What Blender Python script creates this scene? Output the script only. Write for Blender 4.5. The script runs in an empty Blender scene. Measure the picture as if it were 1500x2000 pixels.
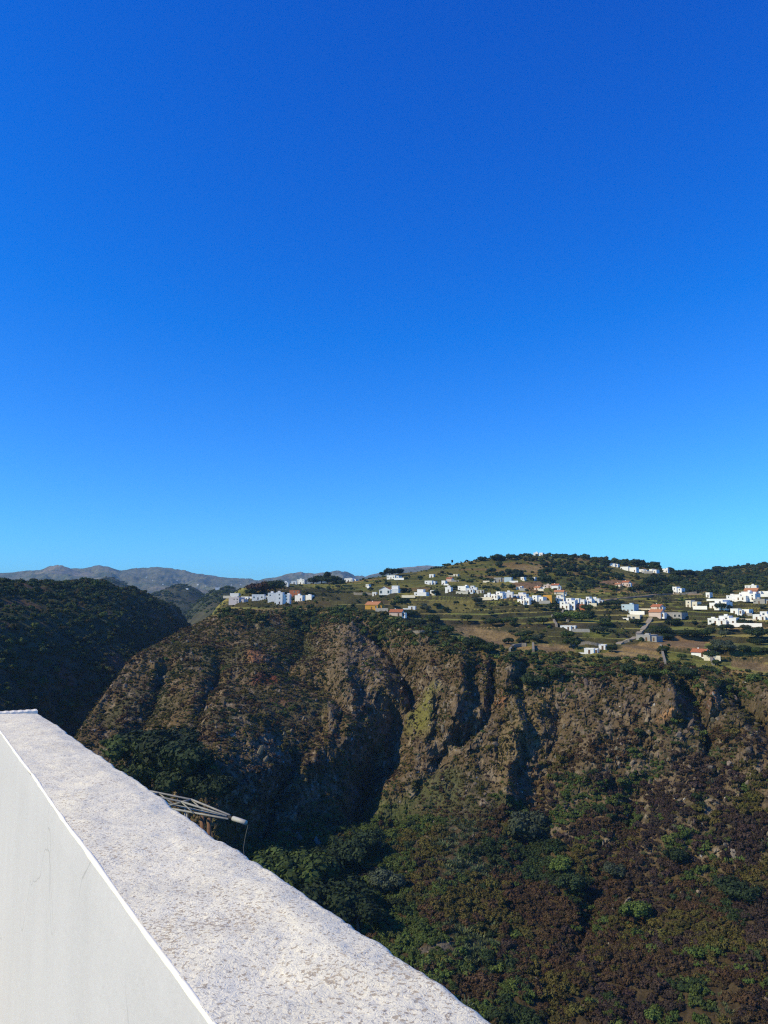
import bpy, math, random
import numpy as np
from mathutils import Vector, Matrix

SC = bpy.context.scene
COL = SC.collection
RNG = np.random.default_rng(11)
random.seed(5)

# ------------------------------------------------------------------ camera
F_PX, PX_W, PX_H, Y_HOR = 1511.0, 1500.0, 2000.0, 1180.0
PITCH = math.atan((Y_HOR - PX_H / 2) / F_PX)
cam_d = bpy.data.cameras.new('camera')
cam = bpy.data.objects.new('camera', cam_d)
COL.objects.link(cam)
cam_d.sensor_fit = 'VERTICAL'
cam_d.sensor_height = 32.0
cam_d.lens = 32.0 * F_PX / PX_H
cam_d.clip_start = 0.05
cam_d.clip_end = 40000
cam.location = (0, 0, 0)
cam.rotation_euler = (math.pi / 2 + PITCH, 0, 0)
SC.camera = cam

# ------------------------------------------------------------------ sky and sun
SUN_AZ, SUN_EL = math.radians(-108), math.radians(38)
world = bpy.data.worlds.new('World')
SC.world = world
world.use_nodes = True
wn = world.node_tree
sky = wn.nodes.new('ShaderNodeTexSky')
sky.sky_type = 'NISHITA'
sky.sun_disc = False
sky.sun_elevation = SUN_EL
sky.sun_rotation = SUN_AZ
sky.air_density, sky.dust_density, sky.ozone_density, sky.altitude = 1.0, 0.1, 10.0, 1000
sep = wn.nodes.new('ShaderNodeSeparateColor')
comb = wn.nodes.new('ShaderNodeCombineColor')
wn.links.new(sky.outputs[0], sep.inputs[0])


def wmath(op, a, b):
    n = wn.nodes.new('ShaderNodeMath')
    n.operation = op
    wn.links.new(a, n.inputs[0])
    n.inputs[1].default_value = b
    return n.outputs[0]


wr = wmath('MAXIMUM', wmath('MULTIPLY_ADD', sep.outputs[0], 0.95), 0.01)
wr.node.inputs[0].links[0].from_node.inputs[2].default_value = -0.62
wg = wmath('MULTIPLY', wmath('POWER', sep.outputs[1], 1.32), 1.04)
wb = wmath('MULTIPLY', wmath('POWER', sep.outputs[2], 0.82), 2.85)
for o_, i_ in ((wr, 0), (wg, 1), (wb, 2)):
    wn.links.new(o_, comb.inputs[i_])
bg = wn.nodes['Background']
wn.links.new(comb.outputs[0], bg.inputs[0])
bg.inputs[1].default_value = 0.1

sd = Vector((math.cos(SUN_EL) * math.sin(SUN_AZ), math.cos(SUN_EL) * math.cos(SUN_AZ), math.sin(SUN_EL)))
sun_d = bpy.data.lights.new('sun', 'SUN')
sun_d.energy = 5.0
sun_d.angle = math.radians(0.53)
sun_d.color = (1.0, 0.87, 0.52)
sun = bpy.data.objects.new('sun', sun_d)
sun.rotation_euler = sd.to_track_quat('Z', 'Y').to_euler()
COL.objects.link(sun)

vs = SC.view_settings
vs.view_transform = 'Standard'
vs.look = 'None'
vs.exposure = 0.0
vs.gamma = 1.0
vs.use_curve_mapping = False
SC.cycles.use_denoising = False      # the scrub is finer than the denoiser can keep
SC.cycles.filter_width = 1.2

# ------------------------------------------------------------------ helpers
CP, SP = math.cos(PITCH), math.sin(PITCH)


def px_ray(X, Y):
    """azimuth (clockwise from +Y) and tan(elevation) of a sight line of the photograph"""
    X = np.asarray(X, float); Y = np.asarray(Y, float)
    u = X - PX_W / 2; v = PX_H / 2 - Y
    f = F_PX * CP - v * SP
    up = F_PX * SP + v * CP
    return np.arctan2(u, f), up / np.hypot(u, f)


def to_px(az, te):
    x = np.sin(az); y = np.cos(az); z = te
    zc = y * CP + z * SP
    yc = -y * SP + z * CP
    return PX_W / 2 + F_PX * x / zc, PX_H / 2 - F_PX * yc / zc


_T = np.random.default_rng(3).normal(0, 0.62, 64 ** 3).astype(np.float32)


def pn(x, y, z, seed=0):
    """smooth value noise on a turned lattice"""
    x = np.asarray(x, np.float32); y = np.asarray(y, np.float32); z = np.asarray(z, np.float32)
    shp = np.broadcast_shapes(x.shape, y.shape, z.shape)
    a = np.float32(0.64) * x + np.float32(0.52) * y + np.float32(0.566) * z + np.float32(seed * 7.31 + 31.7)
    b = np.float32(-0.74) * x + np.float32(0.60) * y + np.float32(0.29) * z + np.float32(seed * 3.77 + 11.3)
    c_ = np.float32(-0.19) * x - np.float32(0.605) * y + np.float32(0.773) * z - np.float32(seed * 5.13 - 47.9)
    ai = np.floor(a); bi = np.floor(b); ci = np.floor(c_)
    u = a - ai; v = b - bi; w = c_ - ci
    A = ai.astype(np.int32); B = bi.astype(np.int32); C = ci.astype(np.int32)
    u = u * u * (3 - 2 * u); v = v * v * (3 - 2 * v); w = w * w * (3 - 2 * w)
    A0_ = (A & 63) << 12; A1_ = ((A + 1) & 63) << 12
    B0_ = (B & 63) << 6; B1_ = ((B + 1) & 63) << 6
    C0_ = C & 63; C1_ = (C + 1) & 63

    def lp(i):
        p = _T[i + C0_]
        return p + (_T[i + C1_] - p) * w
    p = lp(A0_ + B0_); p = p + (lp(A0_ + B1_) - p) * v
    q = lp(A1_ + B0_); q = q + (lp(A1_ + B1_) - q) * v
    return np.broadcast_to(p + (q - p) * u, shp)


def fbm(x, y, z, o=4, seed=0, gain=0.5):
    s = 0; a = 1.0; t = 0
    for i in range(o):
        s = s + a * pn(x * 2.0 ** i, y * 2.0 ** i, z * 2.0 ** i, seed + i)
        t += a; a *= gain
    return s / t * 1.3


def ridged(x, y, z, o=4, seed=0):
    s = 0; a = 1.0; t = 0
    for i in range(o):
        s = s + a * (1 - 2 * np.abs(pn(x * 2.0 ** i, y * 2.0 ** i, z * 2.0 ** i, seed + i)))
        t += a; a *= 0.5
    return s / t


def blocks(u, v, seed=0):
    """jointed rock: every block of the face stands proud by its own amount"""
    iu = np.floor(u)
    hv = np.sin(iu * 78.233 + seed * 3.1) * 43758.5453
    iv = np.floor(v + (hv - np.floor(hv)) * 3.0)
    h = np.sin(iu * 12.9898 + iv * 37.719 + seed) * 43758.5453
    return (h - np.floor(h)) * 2 - 1


def sst(a, b, x):
    t = np.clip((x - a) / (b - a), 0, 1)
    return t * t * (3 - 2 * t)


def gblur(a, s, axis):
    n = int(s * 3) + 1
    k = np.exp(-0.5 * (np.arange(-n, n + 1) / s) ** 2); k /= k.sum()
    p = [(0, 0)] * a.ndim; p[axis] = (n, n)
    b = np.pad(a, p, mode='edge')
    out = np.zeros_like(a)
    L = a.shape[axis]
    for i, w in enumerate(k):
        sl = [slice(None)] * a.ndim; sl[axis] = slice(i, i + L)
        out += w * b[tuple(sl)]
    return out


def poly_mask(X, Y, pts, soft):
    """1 inside the polygon, falling to 0 over soft"""
    pts = np.array(pts, float)
    lo = pts.min(0) - soft; hi = pts.max(0) + soft
    near = (X > lo[0]) & (X < hi[0]) & (Y > lo[1]) & (Y < hi[1])
    full = np.zeros(X.shape)
    X = X[near]; Y = Y[near]
    ins = np.zeros(X.shape, bool); d = np.full(X.shape, 1e9)
    for i in range(len(pts)):
        x0, y0 = pts[i - 1]; x1, y1 = pts[i]
        c = ((y0 > Y) != (y1 > Y)) & (X < (x1 - x0) * (Y - y0) / (y1 - y0 + 1e-12) + x0)
        ins ^= c
        t = np.clip(((X - x0) * (x1 - x0) + (Y - y0) * (y1 - y0)) / ((x1 - x0) ** 2 + (y1 - y0) ** 2 + 1e-9), 0, 1)
        d = np.minimum(d, np.hypot(X - x0 - t * (x1 - x0), Y - y0 - t * (y1 - y0)))
    full[near] = np.where(ins, 1.0, np.clip(1 - d / soft, 0, 1))
    return full


def line_dist(X, Y, pts):
    d = np.full(X.shape, 1e9); side = np.zeros(X.shape)
    for (x0, y0), (x1, y1) in zip(pts[:-1], pts[1:]):
        t = np.clip(((X - x0) * (x1 - x0) + (Y - y0) * (y1 - y0)) / ((x1 - x0) ** 2 + (y1 - y0) ** 2 + 1e-9), 0, 1)
        ex = X - x0 - t * (x1 - x0); ey = Y - y0 - t * (y1 - y0)
        dd = np.hypot(ex, ey)
        m = dd < d
        d = np.where(m, dd, d); side = np.where(m, np.sign(ex), side)
    return d, side


def np_mesh(name, V, Fq, smooth=True, cols=None):
    """V (n,3), Fq (m,3 or 4)"""
    V = np.ascontiguousarray(V, np.float32); Fq = np.ascontiguousarray(Fq, np.int32)
    me = bpy.data.meshes.new(name)
    n, k = Fq.shape
    me.vertices.add(len(V)); me.vertices.foreach_set('co', V.ravel())
    me.loops.add(n * k); me.loops.foreach_set('vertex_index', Fq.ravel())
    me.polygons.add(n)
    me.polygons.foreach_set('loop_start', np.arange(0, n * k, k, dtype=np.int32))
    me.polygons.foreach_set('loop_total', np.full(n, k, np.int32))
    me.polygons.foreach_set('use_smooth', np.full(n, smooth, bool))
    for nm, c in (cols or {}).items():
        c = np.ascontiguousarray(c, np.float32)
        if c.ndim == 1:
            a = me.attributes.new(nm, 'FLOAT', 'POINT'); a.data.foreach_set('value', c)
        else:
            a = me.attributes.new(nm, 'FLOAT_COLOR', 'POINT')
            a.data.foreach_set('color', np.concatenate([c, np.ones((len(c), 1), np.float32)], 1).ravel())
    me.update(calc_edges=True)
    me.validate()
    return me


def link(name, me, parent=None, mat=None, loc=None, rot=None):
    o = bpy.data.objects.new(name, me)
    COL.objects.link(o)
    if mat is not None and me is not None and len(me.materials) == 0:
        me.materials.append(mat)
    if parent is not None:
        o.parent = parent
    if loc is not None:
        o.location = loc
    if rot is not None:
        o.rotation_euler = rot
    return o


def tag(o, label=None, cat=None, group=None, kind=None):
    if label: o['label'] = label
    if cat: o['category'] = cat
    if group: o['group'] = group
    if kind: o['kind'] = kind
    return o


class MB:
    """collects shapes into one mesh"""
    def __init__(s): s.v = []; s.f = []

    def add(s, vs_, fs):
        b = len(s.v); s.v += [tuple(p) for p in vs_]; s.f += [tuple(i + b for i in f) for f in fs]

    def box(s, x0, x1, y0, y1, z0, z1):
        s.add([(x0, y0, z0), (x1, y0, z0), (x1, y1, z0), (x0, y1, z0), (x0, y0, z1), (x1, y0, z1), (x1, y1, z1), (x0, y1, z1)],
              [(0, 3, 2, 1), (4, 5, 6, 7), (0, 1, 5, 4), (1, 2, 6, 5), (2, 3, 7, 6), (3, 0, 4, 7)])

    def tube(s, p, q, r0, r1=None, n=8, cap=True):
        p = Vector(p); q = Vector(q); r1 = r0 if r1 is None else r1
        d = (q - p).normalized()
        a = d.orthogonal().normalized(); b = d.cross(a)
        vs_ = []
        for c, r in ((p, r0), (q, r1)):
            for i in range(n):
                t = 2 * math.pi * i / n
                vs_.append(c + a * (r * math.cos(t)) + b * (r * math.sin(t)))
        fs = [(i, (i + 1) % n, n + (i + 1) % n, n + i) for i in range(n)]
        if cap: fs += [tuple(range(n))[::-1], tuple(range(n, 2 * n))]
        s.add(vs_, fs)

    def mesh(s, name, smooth=False):
        me = bpy.data.meshes.new(name)
        me.from_pydata(s.v, [], s.f)
        if smooth:
            me.polygons.foreach_set('use_smooth', np.full(len(me.polygons), True))
        me.update()
        return me


def mat(name, color, rough=0.8, spec=0.25, noise=0.0, scale=3.0, bump=0.0, bscale=None, bdist=0.02, attr=None, atype='GEOMETRY', island=0.0, objrand=0.0, trans=0.0, coords='Object'):
    """Principled material whose colour is broken up by procedural noise"""
    m = bpy.data.materials.new(name)
    m.use_nodes = True
    nt = m.node_tree; N = nt.nodes; L = nt.links
    bs = N['Principled BSDF']
    bs.inputs['Roughness'].default_value = rough
    bs.inputs['Specular IOR Level'].default_value = spec
    if attr:
        a = N.new('ShaderNodeAttribute'); a.attribute_type = atype; a.attribute_name = attr
        c = a.outputs['Color']
    else:
        a = N.new('ShaderNodeRGB'); a.outputs[0].default_value = (*color, 1); c = a.outputs[0]
    tc = N.new('ShaderNodeTexCoord')

    def mul(c, fac_socket):
        mx = N.new('ShaderNodeVectorMath'); mx.operation = 'SCALE'
        L.new(c, mx.inputs[0]); L.new(fac_socket, mx.inputs['Scale'])
        return mx.outputs[0]

    def rng(sock, lo, hi):
        r = N.new('ShaderNodeMapRange'); L.new(sock, r.inputs[0])
        r.inputs[1].default_value = 0; r.inputs[2].default_value = 1
        r.inputs[3].default_value = lo; r.inputs[4].default_value = hi
        return r.outputs[0]
    if noise:
        t = N.new('ShaderNodeTexNoise'); t.inputs['Scale'].default_value = scale; t.inputs['Detail'].default_value = 6; t.inputs['Roughness'].default_value = 0.65
        L.new(tc.outputs[coords], t.inputs['Vector'])
        r = N.new('ShaderNodeMapRange'); L.new(t.outputs['Fac'], r.inputs[0])
        r.inputs[1].default_value = 0.3; r.inputs[2].default_value = 0.7
        r.inputs[3].default_value = 1 - noise; r.inputs[4].default_value = 1 + noise
        c = mul(c, r.outputs[0])
    if island:
        g = N.new('ShaderNodeNewGeometry')
        c = mul(c, rng(g.outputs['Random Per Island'], 1 - island, 1 + island))
    if objrand:
        g = N.new('ShaderNodeObjectInfo')
        c = mul(c, rng(g.outputs['Random'], 1 - objrand, 1 + objrand))
    L.new(c, bs.inputs['Base Color'])
    if trans:
        tr = N.new('ShaderNodeBsdfTranslucent'); L.new(c, tr.inputs[0])
        ms = N.new('ShaderNodeMixShader'); ms.inputs[0].default_value = trans
        L.new(bs.outputs[0], ms.inputs[1]); L.new(tr.outputs[0], ms.inputs[2])
        L.new(ms.outputs[0], N['Material Output'].inputs[0])
    if bump:
        t = N.new('ShaderNodeTexNoise'); t.inputs['Scale'].default_value = bscale or scale; t.inputs['Detail'].default_value = 8; t.inputs['Roughness'].default_value = 0.7
        L.new(tc.outputs[coords], t.inputs['Vector'])
        b = N.new('ShaderNodeBump'); b.inputs['Strength'].default_value = bump; b.inputs['Distance'].default_value = bdist
        L.new(t.outputs['Fac'], b.inputs['Height']); L.new(b.outputs[0], bs.inputs['Normal'])
    return m


# ------------------------------------------------------------------ the land: ravine, cliffs, plateau, hill
# each column: photo x, then the profile along that bearing as (distance, y on the photo) or (distance, height, 'z')
Z = 'z'
COLS = [
    (-900, [(190, -128, Z), (215, -120, Z), (235, -108, Z), (250, -95, Z), (265, -85, Z), (280, -75, Z), (300, -62, Z), (330, -42, Z), (380, -5, Z), (450, 12, Z), (700, 10, Z)]),
    (-300, [(195, -136, Z), (230, -132, Z), (265, -125, Z), (290, -118, Z), (310, -110, Z), (335, -102, Z), (370, -88, Z), (440, -50, Z), (520, -2, Z), (590, 20, Z), (800, 20, Z)]),
    (0,    [(200, -138, Z), (250, -133, Z), (300, -126, Z), (325, -120, Z), (345, -114, Z), (375, -108, Z), (425, -94, Z), (530, 1300), (600, 1202), (720, 1137), (900, 18, Z)]),
    (100,  [(200, -138, Z), (250, -132, Z), (310, -120, Z), (345, -106, Z), (370, -99, Z), (392, -97, Z), (460, -97, Z), (570, 1310), (636, 1206), (765, 1137), (900, 15, Z)]),
    (150,  [(200, -138, Z), (250, -131, Z), (315, -112, Z), (365, 1505), (385, 1452), (402, 1432), (500, -96, Z), (600, 1310), (662, 1206), (796, 1139), (950, 10, Z)]),
    (220,  [(200, -138, Z), (250, -129, Z), (318, -104, Z), (372, 1495), (440, 1372), (454, 1333), (545, -86, Z), (620, 1310), (706, 1202), (850, 1142), (1000, 5, Z)]),
    (260,  [(200, -138, Z), (250, -128, Z), (318, -101, Z), (372, 1495), (465, 1300), (486, 1274), (595, -72, Z), (660, 1290), (752, 1206), (915, 1153), (1050, 0, Z)]),
    (310,  [(200, -137, Z), (248, -127, Z), (316, -99, Z), (370, 1490), (495, 1267), (516, 1249), (610, -62, Z), (720, 1275), (842, 1205), (985, 1167), (1150, -25, Z)]),
    (350,  [(200, -137, Z), (246, -126, Z), (312, -98, Z), (346, 1490), (500, 1264), (546, 1228), (620, -42, Z), (800, -48, Z), (1000, 1200), (1060, 1187), (1250, -45, Z)]),
    (380,  [(200, -137, Z), (245, -125, Z), (306, -97, Z), (326, 1488), (490, 1275), (574, 1214), (640, -18, Z), (800, -42, Z), (950, -52, Z), (1150, -55, Z), (1400, -65, Z)]),
    (420,  [(200, -137, Z), (245, -125, Z), (304, -98, Z), (318, 1487), (478, 1288), (580, 1199), (655, 1185), (720, 1176), (800, 0, Z), (900, -22, Z), (1200, -60, Z)]),
    (450,  [(200, -137, Z), (245, -124, Z), (308, -99, Z), (322, 1487), (470, 1295), (576, 1195), (645, 1182), (700, 1171), (765, 1163), (830, 1162), (1100, -40, Z)]),
    (500,  [(200, -136, Z), (243, -122, Z), (318, -101, Z), (333, 1490), (470, 1290), (588, 1193), (650, 1180), (720, 1164), (800, 1154), (860, 1151), (1100, -30, Z)]),
    (560,  [(197, -134, Z), (238, -119, Z), (333, 1640), (350, 1500), (460, 1300), (608, 1190), (660, 1180), (740, 1163), (830, 1147), (900, 1141), (1200, -20, Z)]),
    (640,  [(194, -132, Z), (230, -115, Z), (347, 1620), (370, 1500), (440, 1340), (598, 1190), (650, 1181), (740, 1165), (840, 1146), (920, 1138), (1200, -20, Z)]),
    (700,  [(192, -132, Z), (226, -115, Z), (352, 1600), (386, 1492), (430, 1340), (540, 1197), (620, 1182), (720, 1165), (830, 1146), (920, 1138), (1200, -10, Z)]),
    (760,  [(190, -132, Z), (224, -116, Z), (352, 1600), (386, 1482), (424, 1340), (500, 1209), (580, 1188), (700, 1165), (820, 1143), (930, 1125), (1250, 0, Z)]),
    (850,  [(190, -134, Z), (224, 2000), (330, 1620), (374, 1500), (405, 1360), (446, 1247), (540, 1208), (660, 1172), (800, 1142), (940, 1106), (1250, 20, Z)]),
    (950,  [(192, -137, Z), (226, 2000), (325, 1640), (364, 1500), (394, 1370), (425, 1273), (520, 1218), (640, 1177), (800, 1137), (960, 1087), (1300, 30, Z)]),
    (1050, [(194, -138, Z), (229, 2000), (315, 1680), (354, 1540), (384, 1390), (414, 1288), (510, 1228), (640, 1177), (800, 1135), (980, 1075), (1300, 30, Z)]),
    (1200, [(196, -138, Z), (231, 2000), (300, 1720), (344, 1540), (374, 1390), (402, 1303), (500, 1238), (640, 1182), (800, 1142), (970, 1089), (1300, 20, Z)]),
    (1350, [(197, -138, Z), (232, 2000), (290, 1740), (334, 1540), (364, 1400), (390, 1313), (490, 1248), (640, 1187), (820, 1152), (1010, 1115), (1400, 30, Z)]),
    (1420, [(197, -138, Z), (232, 2000), (287, 1745), (327, 1550), (356, 1415), (381, 1325), (480, 1257), (630, 1192), (850, 1151), (1180, 1115), (1500, 50, Z)]),
    (1500, [(197, -138, Z), (232, 2000), (284, 1750), (319, 1560), (347, 1430), (372, 1338), (470, 1268), (620, 1197), (850, 1152), (1280, 1103), (1700, 60, Z)]),
    (1800, [(190, -136, Z), (225, -120, Z), (265, -104, Z), (295, -88, Z), (322, -64, Z), (346, -40, Z), (440, -28, Z), (600, -8, Z), (850, 20, Z), (1280, 82, Z), (1700, 70, Z)]),
    (2400, [(175, -128, Z), (205, -114, Z), (240, -98, Z), (265, -84, Z), (290, -62, Z), (312, -40, Z), (400, -28, Z), (580, -6, Z), (850, 22, Z), (1280, 85, Z), (1700, 70, Z)]),
]
HEAD = [(5.0, -7.0), (60.0, -62.0), (150.0, -136.0)]
TAIL = [(2600.0, -70.0), (4200.0, -90.0)]
ca, cr, cz = [], [], []
for X, prof in COLS:
    az0 = float(px_ray(X, 1300)[0])
    rr = [h[0] for h in HEAD]; zz = [h[1] for h in HEAD]
    for p in prof:
        rr.append(p[0])
        if len(p) == 3: zz.append(p[1])
        else:
            # same bearing, so only the elevation of that photo row is needed
            xx = X
            for _ in range(3):
                a, te = px_ray(xx, p[1]); xx += (az0 - float(a)) * F_PX
            zz.append(float(te) * p[0])
    rr += [t[0] for t in TAIL]; zz += [t[1] for t in TAIL]
    ca.append(az0); cr.append(rr); cz.append(zz)
ca = np.array(ca); cr = np.array(cr); cz = np.array(cz)
NK = cr.shape[1]

AZ = np.radians(np.concatenate([np.arange(-50, -28.6, 0.3), np.arange(-28.6, 28.6, 0.058), np.arange(28.6, 50.1, 0.3)]))
NA = len(AZ); NR = 700
azd = np.radians(np.arange(-50, 50.01, 0.1))
fr = np.stack([gblur(np.interp(azd, ca, cr[:, k]), 7, 0) for k in range(NK)], 1)
fz = np.stack([gblur(np.interp(azd, ca, cz[:, k]), 7, 0) for k in range(NK)], 1)
fr = np.stack([np.interp(AZ, azd, fr[:, k]) for k in range(NK)], 1)
fz = np.stack([np.interp(AZ, azd, fz[:, k]) for k in range(NK)], 1)
SEG = 30
ks = np.linspace(0, NK - 1, (NK - 1) * SEG + 1)
Rd = np.stack([np.interp(ks, np.arange(NK), fr[i]) for i in range(NA)])
Zd = np.stack([np.interp(ks, np.arange(NK), fz[i]) for i in range(NA)])
e0 = Rd[:, :1].copy()
Rd = gblur(Rd, 4.0, 1); Zd = gblur(Zd, 4.0, 1)
vis = np.interp(ks, [0, 2.6, 3.4, 12.3, 13.2, 15], [0.02, 0.05, 1, 1, 0.12, 0.05]) * np.interp(ks, [7.8, 8.2, 11.8, 12.2], [1, 2.2, 2.2, 1])
W = np.hypot(np.diff(Rd, axis=1), np.diff(Zd, axis=1)) / Rd[:, 1:] * vis[None, 1:] + 1e-6
# where the slope is seen edge-on the rows can be wider apart
te_d = Zd / Rd
W = W * 0.35 + np.abs(np.diff(te_d, axis=1)) * vis[None, 1:] * 0.9
CW = np.concatenate([np.zeros((NA, 1)), np.cumsum(W, 1)], 1)
CW = gblur(CW / CW[:, -1:], 3, 0)
tt = np.linspace(0, 1, NR)
KK = np.stack([np.interp(tt, CW[i], ks) for i in range(NA)])
R0 = np.stack([np.interp(KK[i], ks, Rd[i]) for i in range(NA)])
Z0 = np.stack([np.interp(KK[i], ks, Zd[i]) for i in range(NA)])
A0 = np.repeat(AZ[:, None], NR, 1)
A0 = A0.astype(np.float32); R0 = R0.astype(np.float32); Z0 = Z0.astype(np.float32); KK = KK.astype(np.float32)
XP, YP = to_px(A0, Z0 / R0)          # where the undisturbed slope shows in the photo (used to paint soils and plants)
WX = np.sin(A0) * R0; WY = np.cos(A0) * R0

face = sst(2.9, 3.6, KK) * (1 - sst(7.85, 8.35, KK))
isR = sst(385, 425, XP)
face = face * 1.0
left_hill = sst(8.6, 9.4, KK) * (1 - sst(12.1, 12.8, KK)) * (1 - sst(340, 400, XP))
plat = sst(7.9, 8.4, KK) * (1 - sst(12.6, 13.2, KK)) * isR
cliff = np.interp(KK, [3, 4.2, 5.2, 6.2, 7.4, 7.9, 8.4], [0.15, 0.25, 0.55, 1, 1, 0.8, 0.1])
cliff = np.where(XP < 640, cliff * np.interp(KK, [4.8, 5.2, 6.0, 6.3, 7.9], [1, 1.3, 1.2, 0.55, 0.5]), cliff)
S = A0 * 400.0
wob = fbm(S / 60, Z0 / 60, 0.5, 3, 1) * 10

# large gullies (+) and ribs (-): photo path, half width, depth in metres
GULLY = [
    ([(735, 1235), (775, 1290), (792, 1350), (772, 1420), (745, 1500), (700, 1570)], 52, 24),
    ([(970, 1275), (972, 1340), (955, 1410), (895, 1460)], 18, 9),
    ([(1085, 1360), (1072, 1450), (1050, 1590), (1030, 1650)], 40, 5),
    ([(1345, 1325), (1365, 1400), (1385, 1470)], 32, 11),
    ([(1440, 1335), (1490, 1400), (1530, 1470)], 44, 13),
    ([(622, 1200), (598, 1250), (552, 1292), (600, 1330), (655, 1372), (690, 1400)], 40, 9),
    ([(570, 1500), (540, 1560), (500, 1640)], 40, 12),
    ([(870, 1480), (820, 1540), (770, 1600)], 34, 6),
    ([(1230, 1560), (1180, 1700), (1120, 1850)], 40, 7),
    ([(330, 1300), (290, 1380), (250, 1460)], 26, 6),
    ([(430, 1300), (400, 1400), (370, 1470)], 26, 6),
]
RIB = [
    ([(680, 1215), (668, 1300), (690, 1400), (660, 1470)], 44, 12),
    ([(900, 1285), (905, 1360), (880, 1430)], 30, 9),
    ([(1008, 1290), (1000, 1340), (1010, 1440), (1000, 1560)], 26, 9),
    ([(1300, 1335), (1305, 1395)], 26, 9),
    ([(1395, 1345), (1398, 1395)], 20, 8),
    ([(1160, 1420), (1150, 1520)], 34, 5),
    ([(490, 1268), (500, 1300)], 40, 5),
    ([(640, 1400), (620, 1490)], 26, 8),
]
xw = XP + fbm(S / 16, Z0 / 16, 3.3, 4, 5) * 24
yw = YP + fbm(S / 16, Z0 / 16, 7.7, 4, 6) * 20
carve = np.zeros_like(R0)
for pts, w_, dep in GULLY:
    d, _s = line_dist(xw, yw, pts)
    carve = np.maximum(carve, dep * np.clip(1 - d / w_, 0, 1) ** 1.2)
for pts, w_, dep in RIB:
    d, _s = line_dist(xw, yw, pts)
    carve -= dep * sst(0, 1, np.clip(1 - d / w_, 0, 1))
carve *= 1 + 0.45 * fbm(S / 10, Z0 / 16, 2.2, 3, 7)
carve *= sst(3.5, 4.5, KK) * (1 - sst(7.7, 8.3, KK))

amp = face * cliff
n_rib = ridged((S + wob) / 34, Z0 / 90, 1.1, 4, 10)
n_col = ridged((S + wob * 0.6) / 9.5, Z0 / 26, 2.1, 3, 20)
n_3d = fbm(WX / 6, WY / 6, Z0 / 6, 4, 30)
n_fine = ridged(WX / 1.9, WY / 1.9, Z0 / 3.2, 2, 40)
jx = fbm(S / 8, Z0 / 8, 5.5, 3, 45) * 2.6
jz = fbm(S / 8, Z0 / 8, 8.5, 3, 46) * 2.6
n_blk = blocks((S + jx) / 3.1, (Z0 + jz) / 5.5, 1) * 0.6 + blocks((S + jx * 1.4) / 1.35, (Z0 + jz) / 2.6, 2) * 0.4
strata = (Z0 + fbm(S / 20, Z0 / 20, 4.4, 3, 50) * 5) / 4.6
strata = np.abs((strata % 1.0) - 0.5) * 2
dR = carve * 0.75 - amp * (n_rib * 4.0 + n_col * 2.6 + strata * 1.2 + n_blk * 1.5) - (amp * 2.6 + face * 0.8) * n_3d - (amp * 0.9 + face * 0.15) * n_fine
dZ = -carve * 0.45 + face * (1 - 0.5 * cliff) * (fbm(WX / 26, WY / 26, 0.3, 4, 60) * 4.0 + fbm(WX / 5, WY / 5, 0.7, 3, 61) * 1.0)
# shaded hillside across the ravine
dR += left_hill * (ridged((WY * 0.7 + WX * 0.3) / 60, Z0 / 120, 0.2, 4, 70) * -9 + fbm(WX / 14, WY / 14, Z0 / 14, 4, 71) * 4)
dZ += left_hill * fbm(WX / 45, WY / 45, 0.2, 4, 72) * 6
# plateau: rolling ground cut into terraces
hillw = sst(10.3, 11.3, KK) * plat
Zp = Z0 + plat * (fbm(WX / 110, WY / 110, 0.9, 4, 80) * 5.0 * sst(8.3, 9.3, KK) + fbm(WX / 22, WY / 22, 0.1, 3, 81) * 0.8)
step = 3.0 + 1.4 * fbm(WX / 160, WY / 160, 3.0, 2, 83)
ph = (Zp + fbm(WX / 90, WY / 90, 0.4, 3, 82) * 2.2) / step
frc = ph - np.floor(ph)
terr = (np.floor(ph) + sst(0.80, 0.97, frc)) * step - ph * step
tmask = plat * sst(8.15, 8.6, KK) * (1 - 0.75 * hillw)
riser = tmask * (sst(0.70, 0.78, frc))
dZ += plat * (Zp - Z0) + tmask * terr * 0.95
beyond = sst(12.4, 13.4, KK)
dZ += beyond * fbm(WX / 260, WY / 260, 0.2, 4, 90) * 28

R1 = np.maximum(R0 + dR, 4.0)
Z1 = Z0 + dZ
R1 = np.where(KK > 8.6, np.maximum(R1, R0 - 12), R1)
GX, GY, GZ = np.sin(A0) * R1, np.cos(A0) * R1, Z1
TE1 = Z1 / R1
TEmax = np.maximum.accumulate(np.where(KK < 2.5, -9, TE1), axis=1)


def col_of(az):
    return int(np.clip(np.searchsorted(AZ, az), 1, NA - 1))


def ground_px(X, Y, rmin=0.0):
    """the point of the land that the photo shows at X, Y (first surface met along that sight line)"""
    az, te = px_ray(X, Y)
    i = col_of(float(az))
    t = np.where(R1[i] < rmin, -9, TE1[i]) if rmin else np.where(KK[i] < 2.5, -9, TE1[i])
    t = np.maximum.accumulate(t)
    j = int(np.searchsorted(t, float(te)))
    if j >= NR or R1[i, j] > 1450:      # just above the skyline: stand it on the crest
        j = int(np.argmax(np.where((R1[i] > max(rmin, 300)) & (R1[i] < 1400) & (KK[i] < 12.6), TE1[i], -9)))
    r = R1[i, j]
    return Vector((math.sin(az) * r, math.cos(az) * r, Z1[i, j])), r


def ground_z(x, y):
    az = math.atan2(x, y); r = math.hypot(x, y)
    i = col_of(az)
    j = int(np.argmin(np.abs(R1[i] - r)))
    return float(Z1[i, j])


# --- soils and rock colours of the land
def mixc(c, new, m):
    return c * (1 - m[..., None]) + np.array(new) * m[..., None]


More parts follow.
